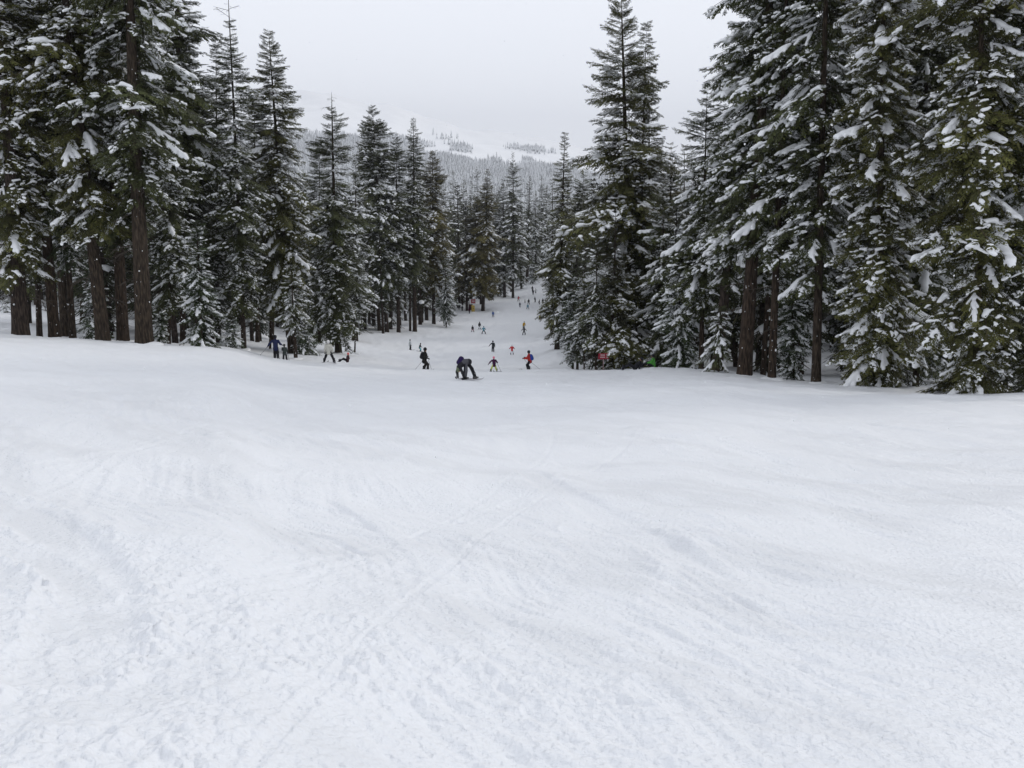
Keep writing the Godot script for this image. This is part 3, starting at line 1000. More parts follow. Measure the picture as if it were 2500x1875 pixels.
func make_trees() -> void:
	fir(-31.41, 52.0, "thickest leaning brown trunk at the far left edge of the forest", {"h": 32.23, "lean": 2.41, "r": 2.69, "base": 4.89, "trunk": 0.497, "heavy": 0.12, "light": 0.65, "tint": 1, "bare": 10, "front": 0.4})
	fir(-32.56, 56.0, "slim dark fir second from the left edge", {"h": 19.91, "lean": 1.90, "r": 1.61, "base": 4.11, "trunk": 0.201, "heavy": 0.09, "light": 0.49, "tint": 0, "bare": 8})
	fir(-30.39, 54.0, "nearly black leaning trunk third from the left edge", {"h": 31.26, "lean": 1.55, "r": 2.32, "base": 7.87, "trunk": 0.362, "heavy": 0.13, "light": 0.49, "tint": 0, "bare": 8, "front": 0.4})
	fir(-35.20, 64.0, "greyer leaning trunk fourth from left, set back behind its neighbours", {"h": 33.47, "lean": 2.32, "r": 2.57, "base": 6.01, "trunk": 0.335, "heavy": 0.17, "light": 0.57, "tint": 0, "bare": 4})
	fir(-29.74, 55.0, "narrow fir with snow pads low on its trunk, left of the twin trunks", {"h": 17.24, "lean": 1.05, "r": 1.80, "base": 5.38, "trunk": 0.237, "heavy": 0.26, "light": 0.49, "tint": 3, "bare": 6})
	fir(-26.17, 52.0, "olive fir leaning left, left half of the twin reddish trunks", {"h": 31.65, "lean": -0.01, "r": 2.70, "base": 7.76, "trunk": 0.423, "heavy": 0.15, "light": 0.65, "tint": 1, "bare": 16, "bark": 2, "front": 0.2})
	fir(-25.63, 53.5, "darker right half of the twin trunks on the left", {"h": 30.30, "lean": 1.59, "r": 2.31, "base": 6.61, "trunk": 0.384, "heavy": 0.13, "light": 0.49, "tint": 0, "bare": 10})
	fir(-23.10, 51.0, "massive upright reddish trunk on the left with a big snow pad", {"h": 32.94, "lean": 1.96, "r": 2.94, "base": 8.86, "trunk": 0.513, "heavy": 0.17, "light": 0.65, "tint": 0, "bare": 14, "bark": 2, "front": 0.6})
	fir(-20.69, 54.0, "snow plastered young fir right of the massive reddish trunk", {"h": 8.57, "lean": 0.43, "r": 1.39, "base": 0.36, "trunk": 0.117, "heavy": 0.42, "light": 0.65, "tint": 3, "shape": 0.6, "step": 0.22})
	fir(-28.38, 70.0, "tall dark fir behind the snow plastered young fir on the left", {"h": 34.60, "lean": 2.58, "r": 3.09, "base": 3.98, "trunk": 0.257, "heavy": 0.10, "light": 0.57, "tint": 0})
	fir(-23.16, 70.0, "tall spire with a bare dead top, left of the open sky", {"h": 29.48, "lean": 0.85, "r": 2.21, "base": 4.00, "trunk": 0.221, "heavy": 0.09, "light": 0.66, "tint": 0, "bare": 14, "shape": 0.5, "dead_top": 0.1})
	fir(-27.57, 76.0, "thin pointed fir close left of the dead topped spire", {"h": 27.04, "lean": 2.01, "r": 1.73, "base": 1.85, "trunk": 0.179, "heavy": 0.10, "light": 0.65, "tint": 0, "shape": 0.5})
	fir(-20.69, 76.0, "big ragged fir with forked top, tallest left of the open sky", {"h": 28.39, "lean": -0.29, "r": 3.03, "base": 4.74, "trunk": 0.340, "heavy": 0.19, "light": 0.57, "tint": 1, "bare": 10, "shape": 0.45})
	fir(-17.39, 65.0, "small leaning fir heavy with snow behind the navy jacket skier", {"h": 7.37, "lean": 0.04, "r": 1.36, "base": 2.60, "trunk": 0.154, "heavy": 0.51, "light": 0.57, "tint": 0, "step": 0.25})
	fir(-19.65, 76.0, "tiny dark fir beside the leaning snowy one", {"h": 2.65, "lean": 0.15, "r": 1.17, "base": 0.68, "trunk": 0.080, "heavy": 0.26, "light": 0.65, "tint": 3, "step": 0.16})
	fir(-18.02, 84.0, "tall fir with bare twiggy tip right behind the white jacket skier", {"h": 25.89, "lean": 0.56, "r": 2.90, "base": 3.07, "trunk": 0.354, "heavy": 0.09, "light": 0.66, "tint": 0, "bare": 12, "dead_top": 0.06, "shape": 0.45})
	fir(-24.57, 160.0, "slender fir with tapering top, left of the row of bare trunks by the run", {"h": 42.45, "lean": -1.29, "r": 4.59, "base": 8.47, "trunk": 0.419, "heavy": 0.17, "light": 0.66, "tint": 0, "shape": 0.45})
	fir(-26.82, 165.0, "dark companion just left of the tapering slender fir", {"h": 40.12, "lean": -1.65, "r": 3.61, "base": 10.59, "trunk": 0.388, "heavy": 0.13, "light": 0.65, "tint": 0})
	fir(-22.57, 162.0, "small topped fir, second trunk from the right in the bare trunk row", {"h": 38.02, "lean": 0.65, "r": 3.27, "base": 8.97, "trunk": 0.381, "heavy": 0.21, "light": 0.66, "tint": 0})
	fir(-19.70, 165.0, "tufted flat topped fir at the right end of the bare trunk row", {"h": 41.25, "lean": 0.83, "r": 3.51, "base": 9.96, "trunk": 0.432, "heavy": 0.10, "light": 0.52, "tint": 0, "shape": 0.55, "dense": 0.8, "bare": 6})
	fir(-20.76, 166.0, "pale slim trunk touching the right end trunk of the row", {"h": 26.25, "lean": 0.55, "r": 1.93, "base": 10.83, "trunk": 0.260, "heavy": 0.09, "light": 0.49, "tint": 4, "bark": 4})
	fir(-18.22, 190.0, "brownish green fir just right of the flat topped one", {"h": 38.95, "lean": 0.52, "r": 4.16, "base": 9.79, "trunk": 0.446, "heavy": 0.09, "light": 0.57, "tint": 2})
	fir(-14.92, 185.0, "low snowy fir at the left bank of the run under the brownish fir", {"h": 15.67, "lean": 0.08, "r": 2.38, "base": 2.17, "trunk": 0.145, "heavy": 0.42, "light": 0.65, "tint": 3, "step": 0.4})
	fir(-17.50, 90.0, "thin pole trunk fir right of the white jacket skier", {"h": 11.39, "lean": 0.79, "r": 1.58, "base": 3.82, "trunk": 0.095, "heavy": 0.26, "light": 0.66, "tint": 0, "step": 0.3})
	fir(-23.90, 80.0, "thin straight fir behind the navy jacket skier", {"h": 18.70, "lean": 1.54, "r": 1.67, "base": 4.33, "trunk": 0.126, "heavy": 0.21, "light": 0.65, "tint": 0, "bare": 4})
	fir(-28.94, 98.0, "dark fir deeper in the woods behind the navy jacket skier", {"h": 24.02, "lean": 2.21, "r": 2.26, "base": 6.05, "trunk": 0.206, "heavy": 0.17, "light": 0.65, "tint": 0})
	fir(-25.37, 60.0, "thin leaning pole fir right of the massive reddish trunk", {"h": 17.65, "lean": 1.88, "r": 1.72, "base": 3.21, "trunk": 0.126, "heavy": 0.13, "light": 0.57, "tint": 0, "bare": 4})
	fir(-25.18, 58.0, "snow covered sapling against the right side of the massive trunk", {"h": 2.38, "lean": 0.23, "r": 0.59, "base": 0.35, "trunk": 0.056, "heavy": 0.51, "light": 0.49, "tint": 3, "step": 0.15})
	fir(-32.00, 62.0, "feathery young fir left of the twin trunks", {"h": 5.85, "lean": 0.57, "r": 1.12, "base": 0.35, "trunk": 0.081, "heavy": 0.26, "light": 0.65, "tint": 3, "step": 0.2})
	fir(-69.18, 112.0, "tiny far fir on the open snow at the left edge", {"h": 1.63, "lean": 0.10, "r": 0.79, "base": 0.35, "trunk": 0.058, "heavy": 0.26, "light": 0.66, "tint": 3, "step": 0.4, "near": false})
	fir(-22.77, 66.0, "knee high snowy fir at the foot of the dead topped spire", {"h": 2.42, "lean": 0.11, "r": 0.90, "base": 0.35, "trunk": 0.069, "heavy": 0.42, "light": 0.65, "tint": 3, "step": 0.15})
	fir(-25.63, 108.0, "broad fir filling the gap left of the bare tipped tree", {"h": 26.12, "lean": 1.37, "r": 2.99, "base": 3.20, "trunk": 0.227, "heavy": 0.17, "light": 0.65, "tint": 0})
	fir(-25.28, 132.0, "fir behind the thin pole trunk, deeper in the left woods", {"h": 28.42, "lean": 1.06, "r": 3.21, "base": 5.75, "trunk": 0.277, "heavy": 0.15, "light": 0.66, "tint": 0, "near": false})
	fir(-28.23, 90.0, "full fir between the dead topped spire and the forked top tree", {"h": 26.10, "lean": 1.43, "r": 2.38, "base": 5.17, "trunk": 0.236, "heavy": 0.17, "light": 0.65, "tint": 0})
	fir(-50.44, 85.0, "dark fir in the second row behind the leftmost trunks", {"h": 33.72, "lean": 3.58, "r": 3.83, "base": 5.28, "trunk": 0.355, "heavy": 0.17, "light": 0.65, "tint": 0})
	fir(-40.32, 88.0, "dark fir in the second row behind the massive trunk", {"h": 33.95, "lean": 3.00, "r": 4.48, "base": 5.70, "trunk": 0.368, "heavy": 0.17, "light": 0.65, "tint": 0})
	fir(-34.87, 92.0, "dark fir in the second row behind the plastered young fir", {"h": 26.44, "lean": 2.23, "r": 3.27, "base": 1.74, "trunk": 0.289, "heavy": 0.17, "light": 0.65, "tint": 0})
	fir(-49.91, 95.0, "dark fir in the second row behind the twin trunks", {"h": 36.76, "lean": 3.81, "r": 4.56, "base": 5.88, "trunk": 0.372, "heavy": 0.17, "light": 0.65, "tint": 0})
	fir(-17.48, 256.0, "grey thin pine, leftmost of the far tree tops beside the run", {"h": 40.41, "lean": -0.22, "r": 2.81, "base": 9.75, "trunk": 0.266, "heavy": 0.07, "light": 0.35, "tint": 4, "near": false, "shape": 0.5, "dense": 0.8})
	fir(-15.60, 266.0, "second grey pine from left among the far tops", {"h": 39.36, "lean": 0.52, "r": 2.43, "base": 7.57, "trunk": 0.276, "heavy": 0.07, "light": 0.35, "tint": 4, "near": false, "shape": 0.5})
	fir(-13.49, 272.0, "third far pine from left, dark and narrow", {"h": 39.49, "lean": 0.44, "r": 2.49, "base": 7.13, "trunk": 0.282, "heavy": 0.07, "light": 0.35, "tint": 0, "near": false, "shape": 0.5})
	fir(-11.66, 276.0, "tuft topped far pine behind the red warning sign", {"h": 42.49, "lean": 0.25, "r": 2.35, "base": 13.01, "trunk": 0.286, "heavy": 0.07, "light": 0.28, "tint": 0, "near": false, "shape": 0.4, "dense": 0.7})
	fir(-8.47, 238.0, "dense brownish fir on the right of the red warning sign", {"h": 39.76, "lean": 1.61, "r": 4.79, "base": 6.76, "trunk": 0.526, "heavy": 0.12, "light": 0.40, "tint": 2, "shape": 0.6})
	fir(-12.21, 240.0, "snow streaked brownish fir right behind the red warning sign", {"h": 32.48, "lean": 2.34, "r": 4.85, "base": 6.60, "trunk": 0.499, "heavy": 0.17, "light": 0.45, "tint": 2})
	fir(0.31, 276.0, "tallest far fir in the middle with sparse pale top and pale trunk", {"h": 47.25, "lean": -0.01, "r": 4.19, "base": 6.86, "trunk": 0.429, "heavy": 0.10, "light": 0.40, "tint": 0, "near": false, "shape": 0.6, "bark": 4})
	fir(-2.52, 280.0, "dark straight trunk left of the tallest far fir", {"h": 38.19, "lean": -0.53, "r": 3.59, "base": 8.22, "trunk": 0.508, "heavy": 0.13, "light": 0.45, "tint": 0, "near": false})
	fir(-4.19, 286.0, "snowy fir left of the dark straight far trunk", {"h": 38.86, "lean": -0.34, "r": 3.84, "base": 1.54, "trunk": 0.370, "heavy": 0.21, "light": 0.46, "tint": 0, "near": false, "dead_top": 0.1})
	fir(6.39, 345.0, "reddish trunk pine at the far end of the run", {"h": 43.70, "lean": 0.76, "r": 2.94, "base": 8.04, "trunk": 0.579, "heavy": 0.09, "light": 0.40, "tint": 0, "near": false, "shape": 0.5, "bark": 2})
	fir(8.54, 338.0, "little snowy fir beside the reddish far trunk", {"h": 9.53, "lean": 0.13, "r": 2.50, "base": 0.35, "trunk": 0.218, "heavy": 0.34, "light": 0.45, "tint": 3, "near": false, "step": 0.5})
	fir(13.34, 372.0, "narrow pine right of the reddish far trunk", {"h": 44.41, "lean": -0.36, "r": 2.94, "base": 6.16, "trunk": 0.383, "heavy": 0.09, "light": 0.40, "tint": 0, "near": false})
	fir(16.03, 398.0, "farthest fir where the run leaves the view", {"h": 41.27, "lean": 0.28, "r": 4.12, "base": 6.76, "trunk": 0.512, "heavy": 0.13, "light": 0.40, "tint": 0, "near": false})
	fir(-17.54, 215.0, "fir behind the low snowy fir on the left bank", {"h": 35.35, "lean": 0.17, "r": 3.16, "base": 5.74, "trunk": 0.280, "heavy": 0.13, "light": 0.45, "tint": 0, "near": false})
	fir(-6.62, 280.0, "fir between the brownish pair and the dark straight trunk", {"h": 36.85, "lean": -0.11, "r": 3.59, "base": 1.94, "trunk": 0.363, "heavy": 0.17, "light": 0.45, "tint": 0, "near": false})
	fir(3.57, 318.0, "fir between the tallest far fir and the reddish trunk", {"h": 35.49, "lean": -0.44, "r": 3.30, "base": 2.47, "trunk": 0.329, "heavy": 0.17, "light": 0.45, "tint": 0, "near": false})
	fir(10.55, 362.0, "fir just behind the little snowy far fir", {"h": 37.84, "lean": -0.45, "r": 3.31, "base": 3.75, "trunk": 0.373, "heavy": 0.17, "light": 0.45, "tint": 0, "near": false})
	fir(6.21, 112.0, "spruce shaped fir at the right edge of the run with fine pointed top", {"h": 28.69, "lean": 0.67, "r": 3.04, "base": 2.70, "trunk": 0.338, "heavy": 0.12, "light": 0.66, "tint": 1, "shape": 0.6, "bare": 6})
	fir(8.22, 168.0, "fir peeking out left behind the pointed right edge fir", {"h": 31.33, "lean": -0.16, "r": 1.95, "base": 3.16, "trunk": 0.352, "heavy": 0.12, "light": 0.65, "tint": 0, "near": false})
	fir(8.69, 128.0, "fir close behind the pointed right edge fir on its right", {"h": 26.36, "lean": 2.18, "r": 2.97, "base": 3.29, "trunk": 0.302, "heavy": 0.13, "light": 0.65, "tint": 0})
	fir(5.27, 70.0, "snow crusted small fir at the right bank, left of the red sign", {"h": 8.11, "lean": -0.02, "r": 1.59, "base": 1.89, "trunk": 0.111, "heavy": 0.51, "light": 0.57, "tint": 3, "step": 0.24})
	fir(5.59, 69.0, "thin trunk pair tree right beside the snow crusted small fir", {"h": 5.91, "lean": 0.09, "r": 1.26, "base": 1.35, "trunk": 0.119, "heavy": 0.34, "light": 0.65, "tint": 0, "step": 0.24})
	fir(11.01, 74.0, "tallest ragged fir right of the open sky with gappy top", {"h": 31.99, "lean": -1.93, "r": 4.13, "base": 1.27, "trunk": 0.430, "heavy": 0.18, "light": 0.64, "tint": 1, "bare": 16, "shape": 0.4, "lift": 0.1, "dense": 0.8})
	fir(11.86, 76.5, "second upright leader beside the tallest ragged fir", {"h": 30.46, "lean": -0.20, "r": 1.48, "base": 23.12, "trunk": 0.202, "heavy": 0.04, "light": 0.35, "tint": 1, "bare": 8})
	fir(13.38, 78.0, "shoulder high fir on the right of the tallest ragged one", {"h": 25.81, "lean": -1.10, "r": 2.42, "base": 1.75, "trunk": 0.247, "heavy": 0.20, "light": 0.66, "tint": 0})
	fir(6.90, 66.0, "grey thin trunk just left of the red trail sign", {"h": 11.17, "lean": -0.18, "r": 1.41, "base": 3.23, "trunk": 0.122, "heavy": 0.30, "light": 0.65, "tint": 0, "bare": 6})
	fir(6.01, 67.0, "dark thin pole trunk between the bank and the grey trunk", {"h": 9.12, "lean": -0.18, "r": 1.14, "base": 2.69, "trunk": 0.071, "heavy": 0.30, "light": 0.65, "tint": 0})
	fir(22.81, 116.0, "low brownish fir in the sky notch, left of two", {"h": 28.65, "lean": -1.25, "r": 3.09, "base": 1.85, "trunk": 0.305, "heavy": 0.14, "light": 0.66, "tint": 2, "near": false})
	fir(23.82, 112.0, "low brownish fir in the sky notch, right of two", {"h": 27.60, "lean": -1.24, "r": 2.98, "base": 2.02, "trunk": 0.295, "heavy": 0.14, "light": 0.66, "tint": 2, "near": false})
	fir(13.63, 58.0, "fir at the left edge of the right hand forest mass", {"h": 19.28, "lean": -0.60, "r": 2.57, "base": 4.86, "trunk": 0.196, "heavy": 0.34, "light": 0.60, "tint": 0})
	fir(13.72, 54.0, "dark trunk leaning right behind the snow umbrella", {"h": 26.18, "lean": 1.37, "r": 2.50, "base": 6.58, "trunk": 0.365, "heavy": 0.32, "light": 0.56, "tint": 0, "bare": 8, "front": 0.4})
	fir(13.58, 47.0, "great rough barked trunk leaning right at the front of the right forest", {"h": 32.28, "lean": 0.18, "r": 2.98, "base": 7.80, "trunk": 0.420, "heavy": 0.31, "light": 0.53, "tint": 0, "bare": 8, "bark": 1, "front": 0.85})
	fir(17.16, 55.0, "thin leaning trunk just behind right of the great rough trunk", {"h": 26.95, "lean": -0.38, "r": 2.29, "base": 6.07, "trunk": 0.186, "heavy": 0.32, "light": 0.60, "tint": 0, "bare": 6})
	fir(14.55, 45.0, "second rough trunk right of the great one", {"h": 26.79, "lean": -0.89, "r": 2.16, "base": 6.67, "trunk": 0.229, "heavy": 0.31, "light": 0.56, "tint": 0, "bare": 8, "front": 0.6})
	fir(16.29, 43.0, "smooth reddish trunk under heavy snow laden boughs", {"h": 29.91, "lean": -1.71, "r": 2.82, "base": 5.85, "trunk": 0.250, "heavy": 0.37, "light": 0.56, "tint": 0, "bark": 2, "front": 0.75})
	fir(18.29, 40.0, "wide fir with boughs to the ground, right of the reddish trunk", {"h": 29.08, "lean": -2.48, "r": 2.49, "base": 0.76, "trunk": 0.213, "heavy": 0.31, "light": 0.60, "tint": 1})
	fir(22.16, 44.0, "fir with short stout trunk showing beside the snow gap at right", {"h": 28.97, "lean": -2.06, "r": 2.71, "base": 2.11, "trunk": 0.171, "heavy": 0.29, "light": 0.60, "tint": 0})
	fir(20.32, 35.0, "olive fir with boughs down to the snow near the right edge", {"h": 29.66, "lean": -3.52, "r": 2.69, "base": 0.35, "trunk": 0.170, "heavy": 0.21, "light": 0.64, "tint": 1})
	fir(23.16, 35.0, "dark fir cut off by the right edge of the photo", {"h": 29.68, "lean": -3.96, "r": 2.69, "base": 0.35, "trunk": 0.170, "heavy": 0.21, "light": 0.64, "tint": 0})
	fir(12.82, 50.0, "small tree hooded like an umbrella in thick snow", {"h": 4.30, "lean": -0.13, "r": 1.33, "base": 0.85, "trunk": 0.060, "heavy": 0.95, "light": 0.07, "tint": 0, "step": 0.3, "lift": -0.25})
	fir(17.55, 50.0, "snowy young fir between the second rough trunk and the reddish trunk", {"h": 6.33, "lean": -0.57, "r": 1.35, "base": 0.35, "trunk": 0.073, "heavy": 0.53, "light": 0.61, "tint": 3, "step": 0.25})
	fir(12.55, 60.0, "snowy young fir left of the umbrella tree, right of the green jacket", {"h": 8.11, "lean": -0.54, "r": 1.77, "base": 0.35, "trunk": 0.095, "heavy": 0.53, "light": 0.61, "tint": 3, "step": 0.25})
	fir(12.73, 68.0, "snow clumped fir behind the green jacket person", {"h": 14.97, "lean": -0.62, "r": 2.13, "base": 0.35, "trunk": 0.162, "heavy": 0.40, "light": 0.66, "tint": 0})
	fir(21.47, 50.0, "bushy fir right of the reddish trunk", {"h": 8.31, "lean": -1.12, "r": 1.01, "base": 0.35, "trunk": 0.085, "heavy": 0.40, "light": 0.66, "tint": 0, "step": 0.28})
	fir(8.68, 66.0, "bushy low fir behind the red trail sign", {"h": 8.97, "lean": -0.26, "r": 2.32, "base": 0.35, "trunk": 0.122, "heavy": 0.31, "light": 0.66, "tint": 1, "step": 0.28})
	fir(29.79, 62.0, "dark fir in the second row behind the wide olive boughs", {"h": 33.00, "lean": -3.16, "r": 3.53, "base": 2.19, "trunk": 0.230, "heavy": 0.31, "light": 0.66, "tint": 0})
	fir(32.25, 58.0, "dark fir in the second row behind the snow gap", {"h": 32.70, "lean": -3.40, "r": 3.61, "base": 1.95, "trunk": 0.211, "heavy": 0.27, "light": 0.66, "tint": 0})
	fir(22.98, 64.0, "dark fir in the second row behind the reddish trunk", {"h": 32.20, "lean": -2.05, "r": 3.31, "base": 4.10, "trunk": 0.237, "heavy": 0.31, "light": 0.66, "tint": 0})
	fir(20.01, 72.0, "dark fir in the second row behind the umbrella tree", {"h": 22.39, "lean": -2.53, "r": 2.99, "base": 3.92, "trunk": 0.228, "heavy": 0.31, "light": 0.66, "tint": 0})
	fir(30.78, 50.0, "dark fir in the second row at the right edge", {"h": 29.43, "lean": -3.39, "r": 2.64, "base": 1.43, "trunk": 0.158, "heavy": 0.27, "light": 0.66, "tint": 0})
	fir(29.96, 70.0, "dark fir deep behind the bushy fir on the right", {"h": 35.16, "lean": -3.31, "r": 3.61, "base": 3.62, "trunk": 0.241, "heavy": 0.27, "light": 0.66, "tint": 0})


# ------------------------------------------------------------------ signs
func make_signs() -> void:
	var red := plain(lin(0.28, 0.024, 0.04), 0.5)
	var white := plain(lin(0.75, 0.74, 0.74), 0.6)
	var steel := plain(lin(0.42, 0.3, 0.3), 0.5)
	var at := spot(7.13, 63.0)
	var o := thing("trail_sign", "small red trails merge sign with white letters on a thin post", "sign", at, 0.12)
	var post := Shape.new()
	post.tube([Vector3(0, -0.3, 0), Vector3(0, 1.25, 0)], [0.03, 0.03], 8, Color.WHITE, true)
	part("post", mesh_of(post), steel, o)
	var board := Shape.new()
	board.box(Transform3D(Basis(), Vector3(0, 1.16, 0.05)), Vector3(0.86, 0.46, 0.03), Color.WHITE)
	part("panel", mesh_of(board), red, o)
	var rows := ["TRAILS", "MERGE"]
	for i in 2:
		var t := TextMesh.new()
		t.text = rows[i]
		var f := SystemFont.new()
		f.font_names = PackedStringArray(["Droid Sans"])
		f.font_weight = 700
		t.font = f
		t.font_size = 32
		t.pixel_size = 0.0036
		t.depth = 0.006
		part("lettering", t, white, o, Transform3D(Basis(), Vector3(-0.09, 1.255 - i * 0.17, 0.068)))
	var figure := Shape.new()   # two lanes that join: a white arrow with a side branch
	figure.box(Transform3D(Basis(), Vector3(0.27, 1.16, 0.068)), Vector3(0.045, 0.28, 0.006), Color.WHITE)
	figure.box(Transform3D(Basis(Vector3(0, 0, 1), -0.7), Vector3(0.305, 1.07, 0.0685)), Vector3(0.04, 0.15, 0.006), Color.WHITE)
	figure.tri(Vector3(0.21, 1.27, 0.0715), Vector3(0.27, 1.36, 0.0715), Vector3(0.33, 1.27, 0.0715), Color.WHITE)
	part("arrow", mesh_of(figure), white, o)

	at = spot(-11.34, 236.0)
	o = thing("warning_sign", "white framed red warning sign on a post beside the yellow pad", "sign", at, 0.1)
	post = Shape.new()
	post.tube([Vector3(0, -0.3, 0), Vector3(0, 3.1, 0)], [0.06, 0.06], 8, Color.WHITE, true)
	part("post", mesh_of(post), M.wood, o)
	board = Shape.new()
	board.box(Transform3D(Basis(), Vector3(0, 2.75, 0.08)), Vector3(1.85, 1.5, 0.04), Color.WHITE)
	part("frame", mesh_of(board), white, o)
	board = Shape.new()
	board.box(Transform3D(Basis(), Vector3(0.16, 2.85, 0.105)), Vector3(1.25, 1.15, 0.02), Color.WHITE)
	part("panel", mesh_of(board), red, o)
	for i in 2:
		var bar := Shape.new()
		bar.box(Transform3D(Basis(), Vector3(0.2, 2.98 - 0.28 * i, 0.119)), Vector3(0.85, 0.13, 0.012), Color.WHITE)
		part("stripe", mesh_of(bar), white, o)

	at = spot(-11.16, 235.0)
	o = thing("padding", "yellow crash pad standing upright beside the red sign", "pad", at, -0.05)
	var pad := skin([[Vector3(-0.2, 0.1, 0), Vector3(-0.22, 1.6, 0), 0.3, 0.28], [Vector3(0.2, 0.1, 0), Vector3(0.2, 1.55, 0), 0.3, 0.28]], 0.08, 0.1)
	part("cushion", pad, plain(lin(0.5, 0.36, 0.09), 0.6), o)
	var badge := Shape.new()
	badge.box(Transform3D(Basis(Vector3(0, 0, 1), 0.5), Vector3(0.1, 0.95, 0.31)), Vector3(0.2, 0.3, 0.03), Color.WHITE)
	part("badge", mesh_of(badge), plain(lin(0.06, 0.09, 0.05)), o)
	at = spot(-12.21, 240.0)
	o = thing("trunk_padding", "dark maroon pad wrapped round the trunk behind the red sign", "pad", at)
	part("wrap", skin([[Vector3(0, 0.1, 0), Vector3(0, 2.0, 0), 0.55, 0.5]], 0.1, 0.1), plain(lin(0.07, 0.02, 0.025), 0.6), o)

# ------------------------------------------------------------------ people
func spot(x: float, d: float) -> Vector3:
	var az := atan2(x, d)
	var r := Vector2(x, d).length()
	return Vector3(x, along(profile(az), az, r) + relief(x, -d, r), -d)

var glove_shape: ArrayMesh
var boot_shape: ArrayMesh
var ski_shapes := {}

func board_shape(length: float, width: float, thick: float, waist: float, tail: float) -> ArrayMesh:
	var s := Shape.new()
	var n := 15
	for i in n:
		var t := i / (n - 1.0)
		var z := length * (0.55 - t)
		var w := width * 0.5 * (1.0 - waist * sin(PI * t)) * sqrt(maxf(0.02, 1.0 - pow(absf(2.0 * t - 1.0), 10.0)))
		var y := 0.10 * pow(maxf(0.0, (t - 0.88) / 0.12), 2) + tail * pow(maxf(0.0, (0.12 - t) / 0.12), 2)
		for p in [[-w, 0.0], [w, 0.0], [w, thick], [-w, thick]]:
			s.v.append(Vector3(p[0], y + p[1], z))
			s.n.append(Vector3(signf(p[0]) * 0.6, 0.8 if p[1] > 0 else -0.8, 0))
			s.c.append(Color.WHITE)
	for i in n - 1:
		for k in 4:
			var a := i * 4 + k
			var b := i * 4 + (k + 1) % 4
			s.quad(a, b, b + 4, a + 4)
	s.quad(0, 1, 2, 3)
	var e := (n - 1) * 4
	s.quad(e, e + 1, e + 2, e + 3)
	return mesh_of(s)

var cloth_cache := {}
func cloth(c: Color) -> StandardMaterial3D:
	if not cloth_cache.has(c):
		var m := plain(lin(c.r, c.g, c.b), 0.85)
		cloth_cache[c] = m
	return cloth_cache[c]

func vertex_cloth() -> StandardMaterial3D:
	if not M.has("vertex_cloth"):
		var m := plain(Color.WHITE, 0.8)
		m.vertex_color_use_as_albedo = true
		M.vertex_cloth = m
	return M.vertex_cloth

const SKIN := Color(0.42, 0.25, 0.18)
const BLACK := Color(0.012, 0.012, 0.015)

# Joints of a standing, leaning or seated figure, forward along -z. w: height, stance, bend, lean, arms ("down", "poles", "out", "front"), seat
func joints(w: Dictionary) -> Dictionary:
	var f: float = w.get("height", 1.75) / 1.75
	var bend: float = w.get("bend", 0.15)
	var lean: float = w.get("lean", 0.12)
	var st: float = w.get("stance", 0.14)
	var j := {}
	var hip := Vector3(0, 0.93 - bend * 0.3 - st * st * 0.55, 0.10 * bend + 0.25 * lean)
	if w.get("seat", false):
		hip = Vector3(0, 0.2, 0)
	j.hip = hip
	var up := Vector3(0, cos(lean), -sin(lean))
	if w.has("side"):
		up = (up + Vector3(w.side, 0, 0)).normalized()
	j.waist = hip + up * 0.16
	j.chest = hip + up * 0.36
	j.neck = hip + up * 0.54
	j.head = j.neck + (up * 0.6 + Vector3(0, 0.4, 0)).normalized() * 0.19 + Vector3(0, 0, -0.02)
	for s in [-1, 1]:
		var n := "l" if s < 0 else "r"
		j["hip_" + n] = hip + Vector3(0.09 * s, -0.04, 0)
		if w.get("seat", false):
			j["foot_" + n] = Vector3(0.16 * s, 0.1, -0.92)
			j["knee_" + n] = Vector3(0.14 * s, 0.36, -0.48)
		else:
			j["foot_" + n] = Vector3(st * s, 0.11, -0.03 - w.get("stride", 0.0) * s)
			j["knee_" + n] = (j["hip_" + n] + j["foot_" + n]) * 0.5 + Vector3(0, 0.02, -0.30 * bend - 0.03)
		var sh: Vector3 = j.chest + up * 0.11 + Vector3(0.19 * s, 0, 0)
		j["shoulder_" + n] = sh
		var mode: String = w.get("arms", "down")
		if w.has("arms_" + n):
			mode = w["arms_" + n]
		var e := Vector3(0.07 * s, -0.29, 0.03)
		var h := Vector3(0.03 * s, -0.25, -0.08)
		match mode:
			"poles":
				e = Vector3(0.15 * s, -0.23, 0.08)
				h = Vector3(0.06 * s, -0.09, -0.24)
			"out":
				e = Vector3(0.22 * s, -0.19, 0.0)
				h = Vector3(0.13 * s, -0.2, -0.08)
			"front":
				e = Vector3(0.05 * s, -0.24, -0.12)
				h = Vector3(-0.02 * s, -0.02, -0.27)
			"up":
				e = Vector3(0.05 * s, -0.06, -0.26)
				h = Vector3(-0.03 * s, 0.22, -0.1)
		j["elbow_" + n] = sh + e
		j["hand_" + n] = sh + e + h
	for k in j:
		j[k] *= f
	j.f = f
	return j

